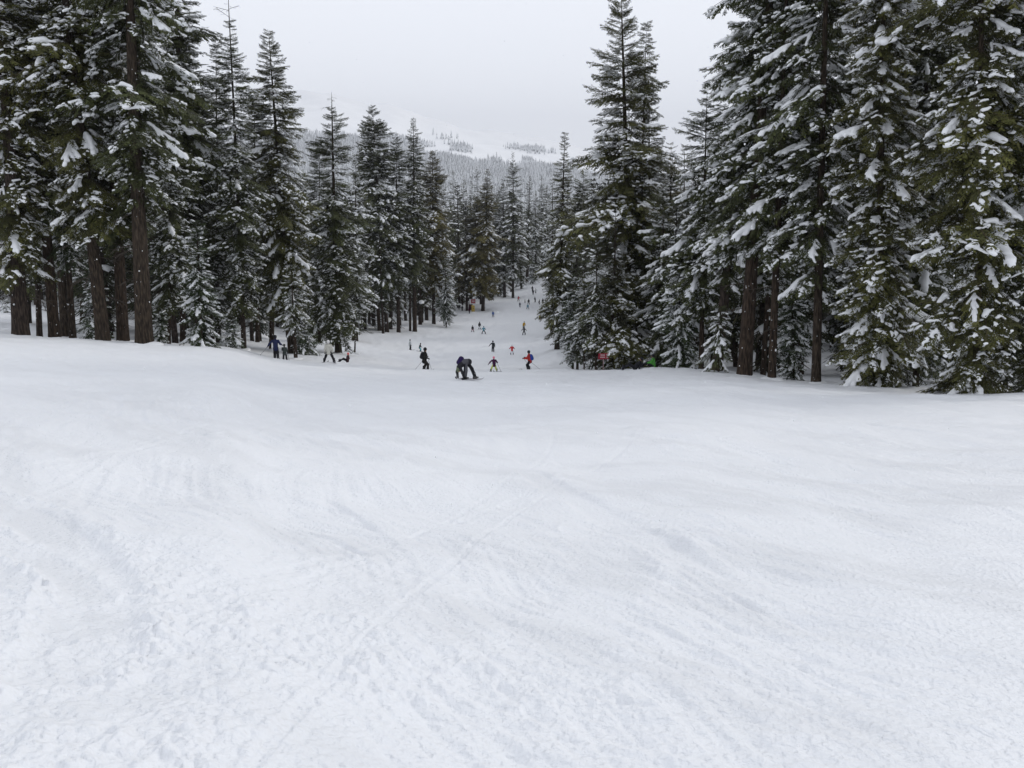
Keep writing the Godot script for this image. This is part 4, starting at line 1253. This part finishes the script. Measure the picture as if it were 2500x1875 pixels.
func dress(o: Node3D, j: Dictionary, w: Dictionary) -> void:
	var f: float = j.f
	var cell: float = w.get("cell", 0.03)
	var coat: Color = w.jacket
	var legs: Color = w.trousers
	var shoe: Color = w.get("boots", Color(0.03, 0.03, 0.035))
	# the body: one skin from head to feet
	var b := []
	var face: Vector3 = w.get("face", Vector3(0, 0, -1))
	b.append([j.head + Vector3(0, 0.035, 0) * f - face * 0.015 * f, j.head - Vector3(0, 0.03, 0) * f + face * 0.01 * f, 0.092 * f, 0.075 * f, SKIN])
	b.append([j.head + face * 0.085 * f + Vector3(0, 0.0, 0), j.head + face * 0.105 * f - Vector3(0, 0.025, 0) * f, 0.012 * f, 0.017 * f, SKIN])
	b.append([j.head, j.neck, 0.06 * f, 0.06 * f, SKIN])
	b.append([j.neck, j.chest, 0.08 * f, 0.13 * f, coat])
	b.append([j.chest, j.hip, 0.14 * f, 0.13 * f, coat])
	for n in ["l", "r"]:
		b.append([j["shoulder_" + n], j["elbow_" + n], 0.058 * f, 0.046 * f, coat])
		b.append([j["elbow_" + n], j["hand_" + n], 0.045 * f, 0.034 * f, coat])
		b.append([j["hip_" + n], j["knee_" + n], 0.088 * f, 0.06 * f, legs])
		b.append([j["knee_" + n], j["foot_" + n], 0.062 * f, 0.045 * f, legs])
		b.append([j["foot_" + n] - Vector3(0, 0.05, 0) * f, j["foot_" + n] + Vector3(0, -0.06, -0.12) * f, 0.045 * f, 0.035 * f, shoe])
	part("body", skin(b, cell * 1.25, 0.05 * f), vertex_cloth(), o)
	# clothes over it
	var c := []
	c.append([j.neck - (j.neck - j.chest) * 0.15, j.chest, 0.085 * f, 0.165 * f])
	c.append([j.chest, j.waist, 0.165 * f, 0.155 * f])
	c.append([j.waist, j.hip + (j.hip - j.waist) * w.get("hem", 0.55), 0.155 * f, 0.175 * f])
	for n in ["l", "r"]:
		c.append([j["shoulder_" + n], j["elbow_" + n], 0.082 * f, 0.068 * f])
		c.append([j["elbow_" + n], j["elbow_" + n].lerp(j["hand_" + n], 0.9), 0.068 * f, 0.056 * f])
	part("jacket", skin(c, cell, 0.07 * f), cloth(coat), o)
	c = []
	c.append([j.hip, j.hip + Vector3(0, -0.05, 0) * f, 0.15 * f, 0.14 * f])
	for n in ["l", "r"]:
		c.append([j["hip_" + n], j["knee_" + n], 0.105 * f, 0.088 * f])
		c.append([j["knee_" + n], j["foot_" + n] + (j["knee_" + n] - j["foot_" + n]) * 0.12, 0.088 * f, 0.092 * f])
	part("trousers", skin(c, cell, 0.05 * f), cloth(legs), o)
	for n in ["l", "r"]:
		var dir: Vector3 = (j["hand_" + n] - j["elbow_" + n]).normalized()
		var side: Vector3 = dir.cross(Vector3(0.1, 0.2, 1)).normalized()
		var gb := Basis(side.cross(dir).normalized(), dir, side) * Basis.from_scale(Vector3(f * (1 if n == "r" else -1), f, f))
		if w.has("hands_flat"):
			gb = Basis.from_scale(Vector3.ONE * f) * Basis(Vector3(0, 0, 1), PI * 0.5)
		part("glove", glove_shape, cloth(w.get("gloves", BLACK)), o, Transform3D(gb, j["hand_" + n]))
		var toe: float = w.get("toe", 0.0) * (1 if n == "l" else -1)
		var tb := Basis(Vector3.UP, toe)
		if w.has("board"):
			tb = Basis(Vector3.UP, -PI * 0.5)
		part("boot", boot_shape, cloth(shoe), o, Transform3D(tb.scaled(Vector3.ONE * f), j["foot_" + n]))
	var hc: Color = w.get("helmet", BLACK)
	var hb := [[j.head + Vector3(0, 0.045, 0) * f - face * 0.02 * f, j.head + Vector3(0, 0.02, 0) * f - face * 0.035 * f, 0.112 * f, 0.112 * f]]
	hb.append([j.head + Vector3(0, 0.02, 0) * f - face * 0.03 * f, j.head + Vector3(0, -0.05, 0) * f - face * 0.045 * f, 0.105 * f, 0.085 * f])
	if w.get("pompom", false):
		hb.append([j.head + Vector3(0, 0.14, 0) * f, j.head + Vector3(0, 0.18, 0) * f, 0.03 * f, 0.045 * f])
	part("hood" if w.get("hood", false) else "helmet", skin(hb, minf(cell, 0.03), 0.05 * f), cloth(hc), o)
	if w.get("goggles", false):
		var gs := []
		var aside := face.cross(Vector3.UP).normalized()
		gs.append([j.head + face * 0.075 * f + aside * 0.05 * f + Vector3.UP * 0.02 * f, j.head + face * 0.075 * f - aside * 0.05 * f + Vector3.UP * 0.02 * f, 0.035 * f, 0.035 * f])
		part("goggles", skin(gs, 0.015, 0.02), plain(lin(0.02, 0.03, 0.04), 0.15), o)
	if w.has("pack"):
		var back: Vector3 = (j.neck - j.hip).cross(Vector3(1, 0, 0)).normalized()
		if w.has("back"):
			back = w.back
		elif back.z < 0:
			back = -back
		var pk := [[j.chest + (j.neck - j.chest) * 0.3 + back * 0.17 * f, j.waist + back * 0.19 * f, 0.13 * f, 0.15 * f], [j.chest + back * 0.22 * f, j.waist + back * 0.26 * f, 0.08 * f, 0.10 * f]]
		part("backpack", skin(pk, cell, 0.06), cloth(w.pack), o)

func skier(label: String, x: float, d: float, turn: float, w: Dictionary) -> Node3D:
	var at := spot(x, d)
	var o := thing("person", label, "person", at, turn, w.get("group", ""))
	var j := joints(w)
	dress(o, j, w)
	var f: float = j.f
	# skis lie along the slope under each foot
	var fwd := Vector3(0, 0, -1).rotated(Vector3.UP, turn)
	var ahead := spot(x + fwd.x * 0.7, d - fwd.z * 0.7).y - spot(x - fwd.x * 0.7, d + fwd.z * 0.7).y
	var tilt := atan2(ahead, 1.4)
	if w.get("seat", false):
		tilt = 0.0
	if w.get("skis", true):
		var color: Color = w.get("ski_color", Color(0.09, 0.09, 0.11))
		for n in ["l", "r"]:
			var toe: float = w.get("toe", 0.0) * (1 if n == "l" else -1)
			var b := Basis(Vector3.UP, -toe) * Basis(Vector3(1, 0, 0), tilt) * Basis.from_scale(Vector3(1, 1, f))
			part("ski", ski_shapes.ski, cloth(color), o, Transform3D(b, j["foot_" + n] + Vector3(0, -0.115 * f, 0)))
	elif w.get("snowboard", false):
		var b := Basis(Vector3(1, 0, 0), tilt)
		if w.get("seat", false):
			b = Basis(Vector3(0, 1, 0), PI * 0.5) * Basis(Vector3(0, 0, 1), PI * 0.42)
		part("snowboard", ski_shapes.board, cloth(w.get("ski_color", Color(0.3, 0.3, 0.32))), o, Transform3D(b, (j.foot_l + j.foot_r) * 0.5 + Vector3(0, -0.11 * f, -0.05 if w.get("seat", false) else 0.0)))
	for p in w.get("poles", []):   # a pole from a hand to where its tip rests
		var hand: Vector3 = o.transform * (j["hand_" + p[0]] as Vector3)
		var tip: Vector3 = o.transform * (p[1] as Vector3)
		if p.size() < 4:
			tip.y = spot(tip.x, -tip.z).y - 0.03
		var q := thing("ski_pole", p[2], "ski pole", tip)
		var s := Shape.new()
		var top := hand - tip
		top += top.normalized() * 0.1
		s.tube([Vector3.ZERO, top], [0.011, 0.013], 6, Color.WHITE, true)
		part("shaft", mesh_of(s), plain(lin(0.16, 0.16, 0.17), 0.4), q)
		var g := Shape.new()
		g.tube([top, top - top.normalized() * 0.14], [0.02, 0.018], 6, Color.WHITE, true)
		part("grip", mesh_of(g), cloth(BLACK), q)
		var bk := Shape.new()
		var bp := top.normalized() * 0.08
		bk.tube([bp, bp + top.normalized() * 0.012], [0.045, 0.04], 10, Color.WHITE, true)
		part("basket", mesh_of(bk), cloth(BLACK), q)
	return o

func make_people() -> void:
	var fingers := []
	fingers.append([Vector3(0, 0, 0), Vector3(0, 0.07, 0), 0.036, 0.036])
	fingers.append([Vector3(0, -0.05, 0), Vector3(0, 0, 0), 0.045, 0.036])
	for i in 4:
		var fx := -0.034 + 0.0225 * i
		var ln: float = [0.055, 0.072, 0.078, 0.066][i]
		fingers.append([Vector3(fx, 0.075, 0), Vector3(fx * 1.15, 0.075 + ln * 0.6, 0.015), 0.013, 0.012])
		fingers.append([Vector3(fx * 1.15, 0.075 + ln * 0.6, 0.015), Vector3(fx * 1.15, 0.075 + ln * 0.75, 0.04), 0.012, 0.011])
	fingers.append([Vector3(-0.03, 0.02, 0.01), Vector3(-0.065, 0.065, 0.025), 0.016, 0.013])
	fingers.append([Vector3(-0.065, 0.065, 0.025), Vector3(-0.06, 0.09, 0.045), 0.013, 0.012])
	glove_shape = skin(fingers, 0.009, 0.008)
	boot_shape = skin([[Vector3(0, 0.16, 0.02), Vector3(0, -0.03, 0.03), 0.075, 0.06], [Vector3(0, -0.05, 0.07), Vector3(0, -0.055, -0.16), 0.052, 0.045]], 0.02, 0.05)
	ski_shapes.ski = board_shape(1.62, 0.10, 0.014, 0.3, 0.0)
	ski_shapes.board = board_shape(1.5, 0.28, 0.012, 0.18, 0.08)
	skier("person in a navy ski jacket seen from behind at the left crest", -17.49, 60.0, 0.15, {"height": 1.82, "jacket": Color(0.020, 0.026, 0.075), "trousers": Color(0.014, 0.014, 0.018), "helmet": Color(0.014, 0.014, 0.018), "hood": true, "arms_l": "out", "arms_r": "poles", "bend": 0.18, "lean": 0.1, "stance": 0.11, "poles": [["l", Vector3(-1.15, 0, 0.25), "slanting ski pole held out left by the navy jacket skier"]], "cell": 0.022})
	skier("child in a dark green grey jacket beside the navy jacket skier", -17.00, 60.5, 0.10, {"height": 1.28, "jacket": Color(0.045, 0.055, 0.050), "trousers": Color(0.014, 0.014, 0.018), "helmet": Color(0.050, 0.055, 0.050), "arms_l": "front", "stance": 0.17, "bend": 0.2, "poles": [["r", Vector3(0.32, 0, -0.05), "short ski pole of the child beside the navy jacket skier"]], "cell": 0.022})
	skier("person in a white jacket and white helmet with legs spread wide", -14.04, 62.0, 0.05, {"height": 1.78, "jacket": Color(0.560, 0.545, 0.490), "trousers": Color(0.014, 0.014, 0.018), "helmet": Color(0.750, 0.740, 0.720), "stance": 0.38, "toe": 0.3, "arms": "down", "bend": 0.05, "lean": 0.06, "gloves": Color(0.100, 0.100, 0.100), "cell": 0.022})
	skier("person with a coral hat sitting low in the snow behind the crest", -13.44, 66.0, 1.45, {"height": 1.30, "jacket": Color(0.050, 0.020, 0.025), "trousers": Color(0.014, 0.014, 0.018), "helmet": Color(0.750, 0.160, 0.150), "hood": true, "seat": true, "lean": -0.15, "skis": false, "cell": 0.022})
	skier("person all in black with a black backpack facing right", -6.55, 61.0, -1.35, {"height": 1.84, "jacket": Color(0.016, 0.016, 0.015), "trousers": Color(0.024, 0.022, 0.020), "pack": Color(0.014, 0.014, 0.018), "helmet": Color(0.014, 0.014, 0.018), "goggles": true, "arms": "poles", "stance": 0.17, "stride": 0.12, "bend": 0.3, "lean": 0.1, "hem": 0.9, "poles": [["l", Vector3(-0.1, 0, 0.85), "ski pole trailing behind the black backpack skier"], ["r", Vector3(0.28, 0, -0.45), "ski pole in front of the black backpack skier"]], "cell": 0.022})
	bent_snowboarder("snowboarder with a purple backpack doubled over with hands on the snow", -2.42, 42.5)
	skier("child in a purple jacket and lime yellow trousers with a pink helmet", -1.37, 61.0, 0.30, {"height": 1.25, "jacket": Color(0.060, 0.014, 0.055), "trousers": Color(0.550, 0.600, 0.160), "helmet": Color(0.750, 0.220, 0.300), "stance": 0.34, "toe": 0.35, "arms_l": "out", "arms_r": "poles", "bend": 0.25, "lean": 0.12, "boots": Color(0.100, 0.100, 0.100), "pack": Color(0.050, 0.012, 0.045), "poles": [["r", Vector3(0.55, 0, 0.15), "ski pole planted right of the purple jacket child"]], "cell": 0.022})
	skier("person in a red and black jacket with a blue backpack facing left", 1.38, 66.0, 1.25, {"height": 1.74, "jacket": Color(0.400, 0.035, 0.030), "trousers": Color(0.014, 0.014, 0.018), "pack": Color(0.025, 0.055, 0.280), "helmet": Color(0.020, 0.025, 0.030), "goggles": true, "arms": "front", "bend": 0.4, "lean": 0.15, "stance": 0.16, "hem": 0.3, "poles": [["l", Vector3(0.1, 0, 0.35), "ski pole beside the knees of the blue backpack skier"], ["r", Vector3(0.25, 0, 0.95), "long ski pole trailing right from the blue backpack skier"]], "cell": 0.022})
	skier("person in dark clothes reclining in the snow below the ragged fir", 8.64, 56.3, 1.35, {"height": 1.70, "jacket": Color(0.014, 0.014, 0.018), "trousers": Color(0.014, 0.014, 0.018), "helmet": Color(0.014, 0.014, 0.018), "seat": true, "lean": -0.65, "skis": false, "snowboard": true, "ski_color": Color(0.360, 0.370, 0.420), "cell": 0.022})
	skier("person in a bright green jacket sitting under the snowy firs", 9.99, 57.0, 1.20, {"height": 1.60, "jacket": Color(0.075, 0.270, 0.050), "trousers": Color(0.014, 0.014, 0.018), "helmet": Color(0.014, 0.014, 0.018), "seat": true, "lean": 0.1, "skis": false, "arms": "front", "cell": 0.022})
	skier("person in a dark jacket and grey trousers standing midway down the run", -2.91, 124.0, 0.10, {"height": 1.76, "jacket": Color(0.025, 0.030, 0.036), "trousers": Color(0.100, 0.100, 0.115), "helmet": Color(0.020, 0.020, 0.025), "arms_l": "out", "stance": 0.13, "poles": [["l", Vector3(-0.75, 0.85, 0.05), "level ski pole held out left on the run", 0]], "cell": 0.035})
	skier("person in a red jacket, white trousers and white helmet", 0.00, 116.0, 0.00, {"height": 1.52, "jacket": Color(0.550, 0.040, 0.045), "trousers": Color(0.750, 0.760, 0.800), "helmet": Color(0.750, 0.740, 0.760), "arms": "poles", "stance": 0.2, "bend": 0.25, "cell": 0.035})
	skier("person in a pale grey jacket standing left on the run", -16.46, 131.0, -1.00, {"height": 1.76, "jacket": Color(0.500, 0.520, 0.540), "trousers": Color(0.014, 0.014, 0.018), "helmet": Color(0.120, 0.130, 0.140), "stance": 0.13, "skis": true, "cell": 0.035})
	skier("child in teal trousers skiing left of the black backpack skier", -14.49, 128.0, -1.20, {"height": 1.45, "jacket": Color(0.020, 0.022, 0.028), "trousers": Color(0.090, 0.360, 0.420), "helmet": Color(0.014, 0.014, 0.018), "stance": 0.22, "bend": 0.35, "lean": 0.3, "arms": "poles", "cell": 0.035})
	skier("person in a turquoise jacket with legs in a wedge", -6.04, 174.0, 0.00, {"height": 1.78, "jacket": Color(0.100, 0.270, 0.340), "trousers": Color(0.020, 0.024, 0.030), "helmet": Color(0.100, 0.200, 0.240), "stance": 0.38, "toe": 0.3, "arms": "poles", "cell": 0.045})
	skier("child in a black jacket and pink trousers beside the turquoise jacket", -8.55, 177.0, 0.00, {"height": 1.46, "jacket": Color(0.014, 0.014, 0.018), "trousers": Color(0.300, 0.060, 0.100), "helmet": Color(0.080, 0.080, 0.090), "stance": 0.28, "toe": 0.3, "cell": 0.045})
	skier("person in a black jacket and white trousers above the turquoise jacket", -7.40, 186.0, -0.40, {"height": 1.76, "jacket": Color(0.014, 0.014, 0.018), "trousers": Color(0.720, 0.740, 0.780), "helmet": Color(0.014, 0.014, 0.018), "stance": 0.2, "bend": 0.2, "cell": 0.045})
	skier("person in a royal blue jacket alone on the upper middle of the run", -5.15, 222.0, 0.00, {"height": 1.75, "jacket": Color(0.050, 0.110, 0.300), "trousers": Color(0.060, 0.070, 0.120), "helmet": Color(0.020, 0.025, 0.050), "stance": 0.22, "cell": 0.045})
	skier("person all in black in a wedge on the right half of the run", 2.57, 174.0, 0.10, {"height": 1.74, "jacket": Color(0.014, 0.014, 0.018), "trousers": Color(0.014, 0.014, 0.018), "helmet": Color(0.014, 0.014, 0.018), "stance": 0.3, "toe": 0.25, "arms": "out", "cell": 0.045})
	skier("person with a yellow jacket over black trousers leaning sideways", 2.75, 190.0, 0.20, {"height": 1.75, "jacket": Color(0.500, 0.300, 0.020), "trousers": Color(0.014, 0.014, 0.018), "helmet": Color(0.014, 0.014, 0.018), "stance": 0.16, "bend": 0.3, "pack": Color(0.500, 0.300, 0.020), "side": 0.15, "cell": 0.045})
	skier("child in a yellow jacket and orange trousers near the right bank", 7.21, 212.0, 0.00, {"height": 1.40, "jacket": Color(0.620, 0.580, 0.030), "trousers": Color(0.750, 0.220, 0.050), "helmet": Color(0.050, 0.060, 0.030), "stance": 0.2, "cell": 0.045})
	skier("person in dark navy crouching above the yellow jacket child", 8.34, 236.0, 0.00, {"height": 1.30, "jacket": Color(0.020, 0.026, 0.075), "trousers": Color(0.014, 0.014, 0.018), "helmet": Color(0.014, 0.014, 0.018), "stance": 0.28, "bend": 0.6, "lean": 0.7, "cell": 0.045})
	skier("person in a red jacket and dark trousers far up the run", 2.08, 264.0, 0.30, {"height": 1.72, "jacket": Color(0.450, 0.030, 0.050), "trousers": Color(0.014, 0.014, 0.018), "helmet": Color(0.250, 0.030, 0.040), "stance": 0.26, "arms_r": "out", "cell": 0.045})
	skier("person in a slate blue jacket just below the far red jacket", 2.38, 248.0, 0.00, {"height": 1.60, "jacket": Color(0.060, 0.065, 0.110), "trousers": Color(0.100, 0.100, 0.115), "helmet": Color(0.080, 0.080, 0.100), "stance": 0.16, "cell": 0.045})
	skier("small child in white far up the run", 4.17, 264.0, 0.00, {"height": 1.30, "jacket": Color(0.700, 0.700, 0.700), "trousers": Color(0.100, 0.100, 0.115), "helmet": Color(0.300, 0.320, 0.330), "stance": 0.24, "toe": 0.3, "cell": 0.045})
	skier("person in a bulky black jacket far up the run", 5.32, 262.0, 0.00, {"height": 1.85, "jacket": Color(0.014, 0.014, 0.018), "trousers": Color(0.020, 0.024, 0.032), "helmet": Color(0.014, 0.014, 0.018), "stance": 0.26, "cell": 0.045})
	skier("person in a pale blue jacket in a wedge far up the run", 4.73, 246.0, 0.00, {"height": 1.72, "jacket": Color(0.140, 0.280, 0.360), "trousers": Color(0.040, 0.070, 0.100), "helmet": Color(0.120, 0.200, 0.260), "stance": 0.36, "toe": 0.3, "cell": 0.045})
	skier("farthest dark figure near the top of the visible run", 7.42, 300.0, 0.00, {"height": 1.90, "jacket": Color(0.014, 0.014, 0.018), "trousers": Color(0.020, 0.020, 0.030), "helmet": Color(0.014, 0.014, 0.018), "stance": 0.1, "cell": 0.045})
	skier("dark figure just below the farthest one", 7.38, 288.0, 0.00, {"height": 1.90, "jacket": Color(0.020, 0.022, 0.035), "trousers": Color(0.060, 0.060, 0.075), "helmet": Color(0.014, 0.014, 0.018), "stance": 0.14, "cell": 0.045})
	skier("person with a white jacket right of the two farthest dark figures", 8.38, 292.0, 0.00, {"height": 1.75, "jacket": Color(0.600, 0.600, 0.600), "trousers": Color(0.080, 0.090, 0.090), "helmet": Color(0.120, 0.130, 0.140), "stance": 0.12, "arms_r": "out", "cell": 0.045})
	skier("grey clad snowboarder leaning left below the white jacket", 7.61, 270.0, -0.60, {"height": 1.85, "jacket": Color(0.070, 0.080, 0.085), "trousers": Color(0.030, 0.035, 0.040), "helmet": Color(0.100, 0.100, 0.110), "stance": 0.14, "skis": false, "snowboard": true, "side": -.2, "cell": 0.045})
	skier("dark figure bending forward, right of the grey snowboarder", 8.85, 266.0, -1.20, {"height": 1.75, "jacket": Color(0.014, 0.016, 0.026), "trousers": Color(0.014, 0.014, 0.018), "helmet": Color(0.014, 0.014, 0.018), "stance": 0.12, "bend": 0.35, "lean": 0.4, "cell": 0.045})
	skier("black figure half hidden by the right bank fir", 10.05, 268.0, 0.00, {"height": 1.80, "jacket": Color(0.014, 0.014, 0.018), "trousers": Color(0.014, 0.014, 0.018), "helmet": Color(0.014, 0.014, 0.018), "stance": 0.1, "cell": 0.045})
	skier("dark jacket figure in red trousers at the right bank", 9.38, 246.0, 0.00, {"height": 1.90, "jacket": Color(0.030, 0.014, 0.018), "trousers": Color(0.420, 0.050, 0.060), "helmet": Color(0.014, 0.014, 0.018), "stance": 0.16, "cell": 0.045})
	skier("leftmost of three dark figures waiting below the red warning sign", -16.26, 244.0, -0.40, {"height": 1.70, "jacket": Color(0.014, 0.014, 0.018), "trousers": Color(0.014, 0.014, 0.018), "helmet": Color(0.014, 0.014, 0.018), "stance": 0.12, "cell": 0.045})
	skier("middle of three dark figures waiting below the red warning sign", -15.62, 241.0, -0.20, {"height": 1.70, "jacket": Color(0.025, 0.026, 0.034), "trousers": Color(0.014, 0.014, 0.018), "helmet": Color(0.014, 0.014, 0.018), "stance": 0.12, "cell": 0.045})
	skier("rightmost of three dark figures waiting below the red warning sign", -14.46, 238.0, 0.20, {"height": 1.60, "jacket": Color(0.014, 0.014, 0.022), "trousers": Color(0.014, 0.014, 0.018), "helmet": Color(0.014, 0.014, 0.018), "stance": 0.1, "cell": 0.045})
	skier("person in a maroon jacket standing in front of the yellow pad", -12.02, 231.0, 0.00, {"height": 1.60, "jacket": Color(0.060, 0.016, 0.030), "trousers": Color(0.014, 0.014, 0.018), "helmet": Color(0.030, 0.030, 0.040), "stance": 0.08, "cell": 0.045})


func bent_snowboarder(label: String, x: float, d: float) -> void:
	var at := spot(x, d)
	var o := thing("person", label, "person", at)
	var j := {"f": 1.0}
	j.hand_l = Vector3(-0.55, 0.1, 0.0); j.elbow_l = Vector3(-0.58, 0.40, 0.05); j.shoulder_l = Vector3(-0.50, 0.70, 0.08)
	j.hand_r = Vector3(-0.10, 0.1, 0.3); j.elbow_r = Vector3(-0.17, 0.40, 0.27); j.shoulder_r = Vector3(-0.33, 0.72, 0.22)
	j.neck = Vector3(-0.45, 0.70, 0.14); j.head = Vector3(-0.45, 0.53, 0.17); j.chest = Vector3(-0.32, 0.82, 0.12)
	j.waist = Vector3(-0.15, 0.92, 0.09); j.hip = Vector3(0.0, 0.93, 0.06)
	j.hip_l = Vector3(-0.02, 0.89, 0.15); j.knee_l = Vector3(-0.03, 0.52, 0.22); j.foot_l = Vector3(-0.05, 0.15, 0.1)
	j.hip_r = Vector3(0.09, 0.86, -0.04); j.knee_r = Vector3(0.31, 0.56, 0.02); j.foot_r = Vector3(0.46, 0.17, 0.05)
	for n in ["hand_l", "elbow_l", "shoulder_l", "neck", "head", "chest"]:
		j[n].x *= 0.82
	var w := {"jacket": Color(0.022, 0.022, 0.026), "trousers": Color(0.014, 0.014, 0.018), "boots": Color(0.14, 0.14, 0.14), "helmet": Color(0.13, 0.16, 0.10), "pack": Color(0.022, 0.013, 0.06), "back": Vector3(-0.45, 0.88, 0), "face": Vector3(0.85, -0.35, 0.4).normalized(), "cell": 0.02, "goggles": true, "hands_flat": true, "hem": 0.9, "board": true}
	dress(o, j, w)
	# grey side panel hanging down the near leg
	part("side_panel", skin([[Vector3(0.03, 0.86, 0.2), Vector3(0.02, 0.52, 0.28), 0.07, 0.075], [Vector3(0.02, 0.52, 0.28), Vector3(-0.02, 0.24, 0.2), 0.075, 0.08]], 0.02, 0.03), cloth(Color(0.085, 0.085, 0.095)), o)
	part("jacket_tail", skin([[Vector3(-0.12, 0.95, 0.11), Vector3(0.03, 0.95, 0.08), 0.165, 0.17]], 0.02, 0.03), cloth(Color(0.085, 0.085, 0.095)), o)
	part("sleeve", skin([[j.elbow_l + Vector3(0, 0.06, 0), j.hand_l + Vector3(0, 0.04, 0), 0.075, 0.066]], 0.02, 0.03), cloth(Color(0.085, 0.09, 0.085)), o)
	var slope := atan2(spot(x + 0.8, d).y - spot(x - 0.6, d).y, 1.4)
	var b := Basis(Vector3(0, 0, 1), slope) * Basis(Vector3.UP, -PI * 0.5)
	part("snowboard", ski_shapes.board, cloth(Color(0.42, 0.41, 0.43)), o, Transform3D(b, Vector3(0.28, 0.03, 0.08)))
	for n in ["l", "r"]:
		var bind := skin([[j["foot_" + n] + Vector3(-0.09, -0.09, 0.1), j["foot_" + n] + Vector3(0.09, -0.09, 0.1), 0.02, 0.02], [j["foot_" + n] + Vector3(-0.07, 0.02, 0.09), j["foot_" + n] + Vector3(0.08, 0.02, 0.09), 0.022, 0.022], [j["foot_" + n] + Vector3(-0.09, -0.09, 0.1), j["foot_" + n] + Vector3(-0.07, 0.02, 0.09), 0.02, 0.02], [j["foot_" + n] + Vector3(0.09, -0.09, 0.1), j["foot_" + n] + Vector3(0.08, 0.02, 0.09), 0.02, 0.02]], 0.012, 0.01)
		part("binding", bind, cloth(Color(0.05, 0.05, 0.05)), o)

# ------------------------------------------------------------------ falling snow
func make_snowfall() -> void:
	var s := Shape.new()
	for i in 4:
		var a := TAU * i / 4.0
		s.tri(Vector3(0, 1, 0), Vector3(cos(a), 0, sin(a)), Vector3(cos(a + TAU / 4), 0, sin(a + TAU / 4)), Color.WHITE)
		s.tri(Vector3(0, -1, 0), Vector3(cos(a), 0, sin(a)), Vector3(cos(a + TAU / 4), 0, sin(a + TAU / 4)), Color.WHITE)
	var r := RandomNumberGenerator.new()
	r.seed = 31
	var where := []
	for i in 2600:
		var d := 6.0 + 38.0 * r.randf()
		var x := r.randf_range(-0.8, 0.8) * d
		var g := ground(x, -d)
		var y := g + r.randf() * (16.0 + 0.5 * d)
		var q := r.randf_range(0.004, 0.011)
		where.append(Transform3D(Basis.from_scale(Vector3(q, q * r.randf_range(1, 1.6), q)), Vector3(x, y, -d)))
	var o := Node3D.new()
	o.name = "falling_snow"
	o.set_meta("kind", "stuff")
	o.set_meta("label", "sparse small snowflakes drifting down through the air")
	add_child(o)
	copies("snowflakes", mesh_of(s), M.snow, where, [], o)
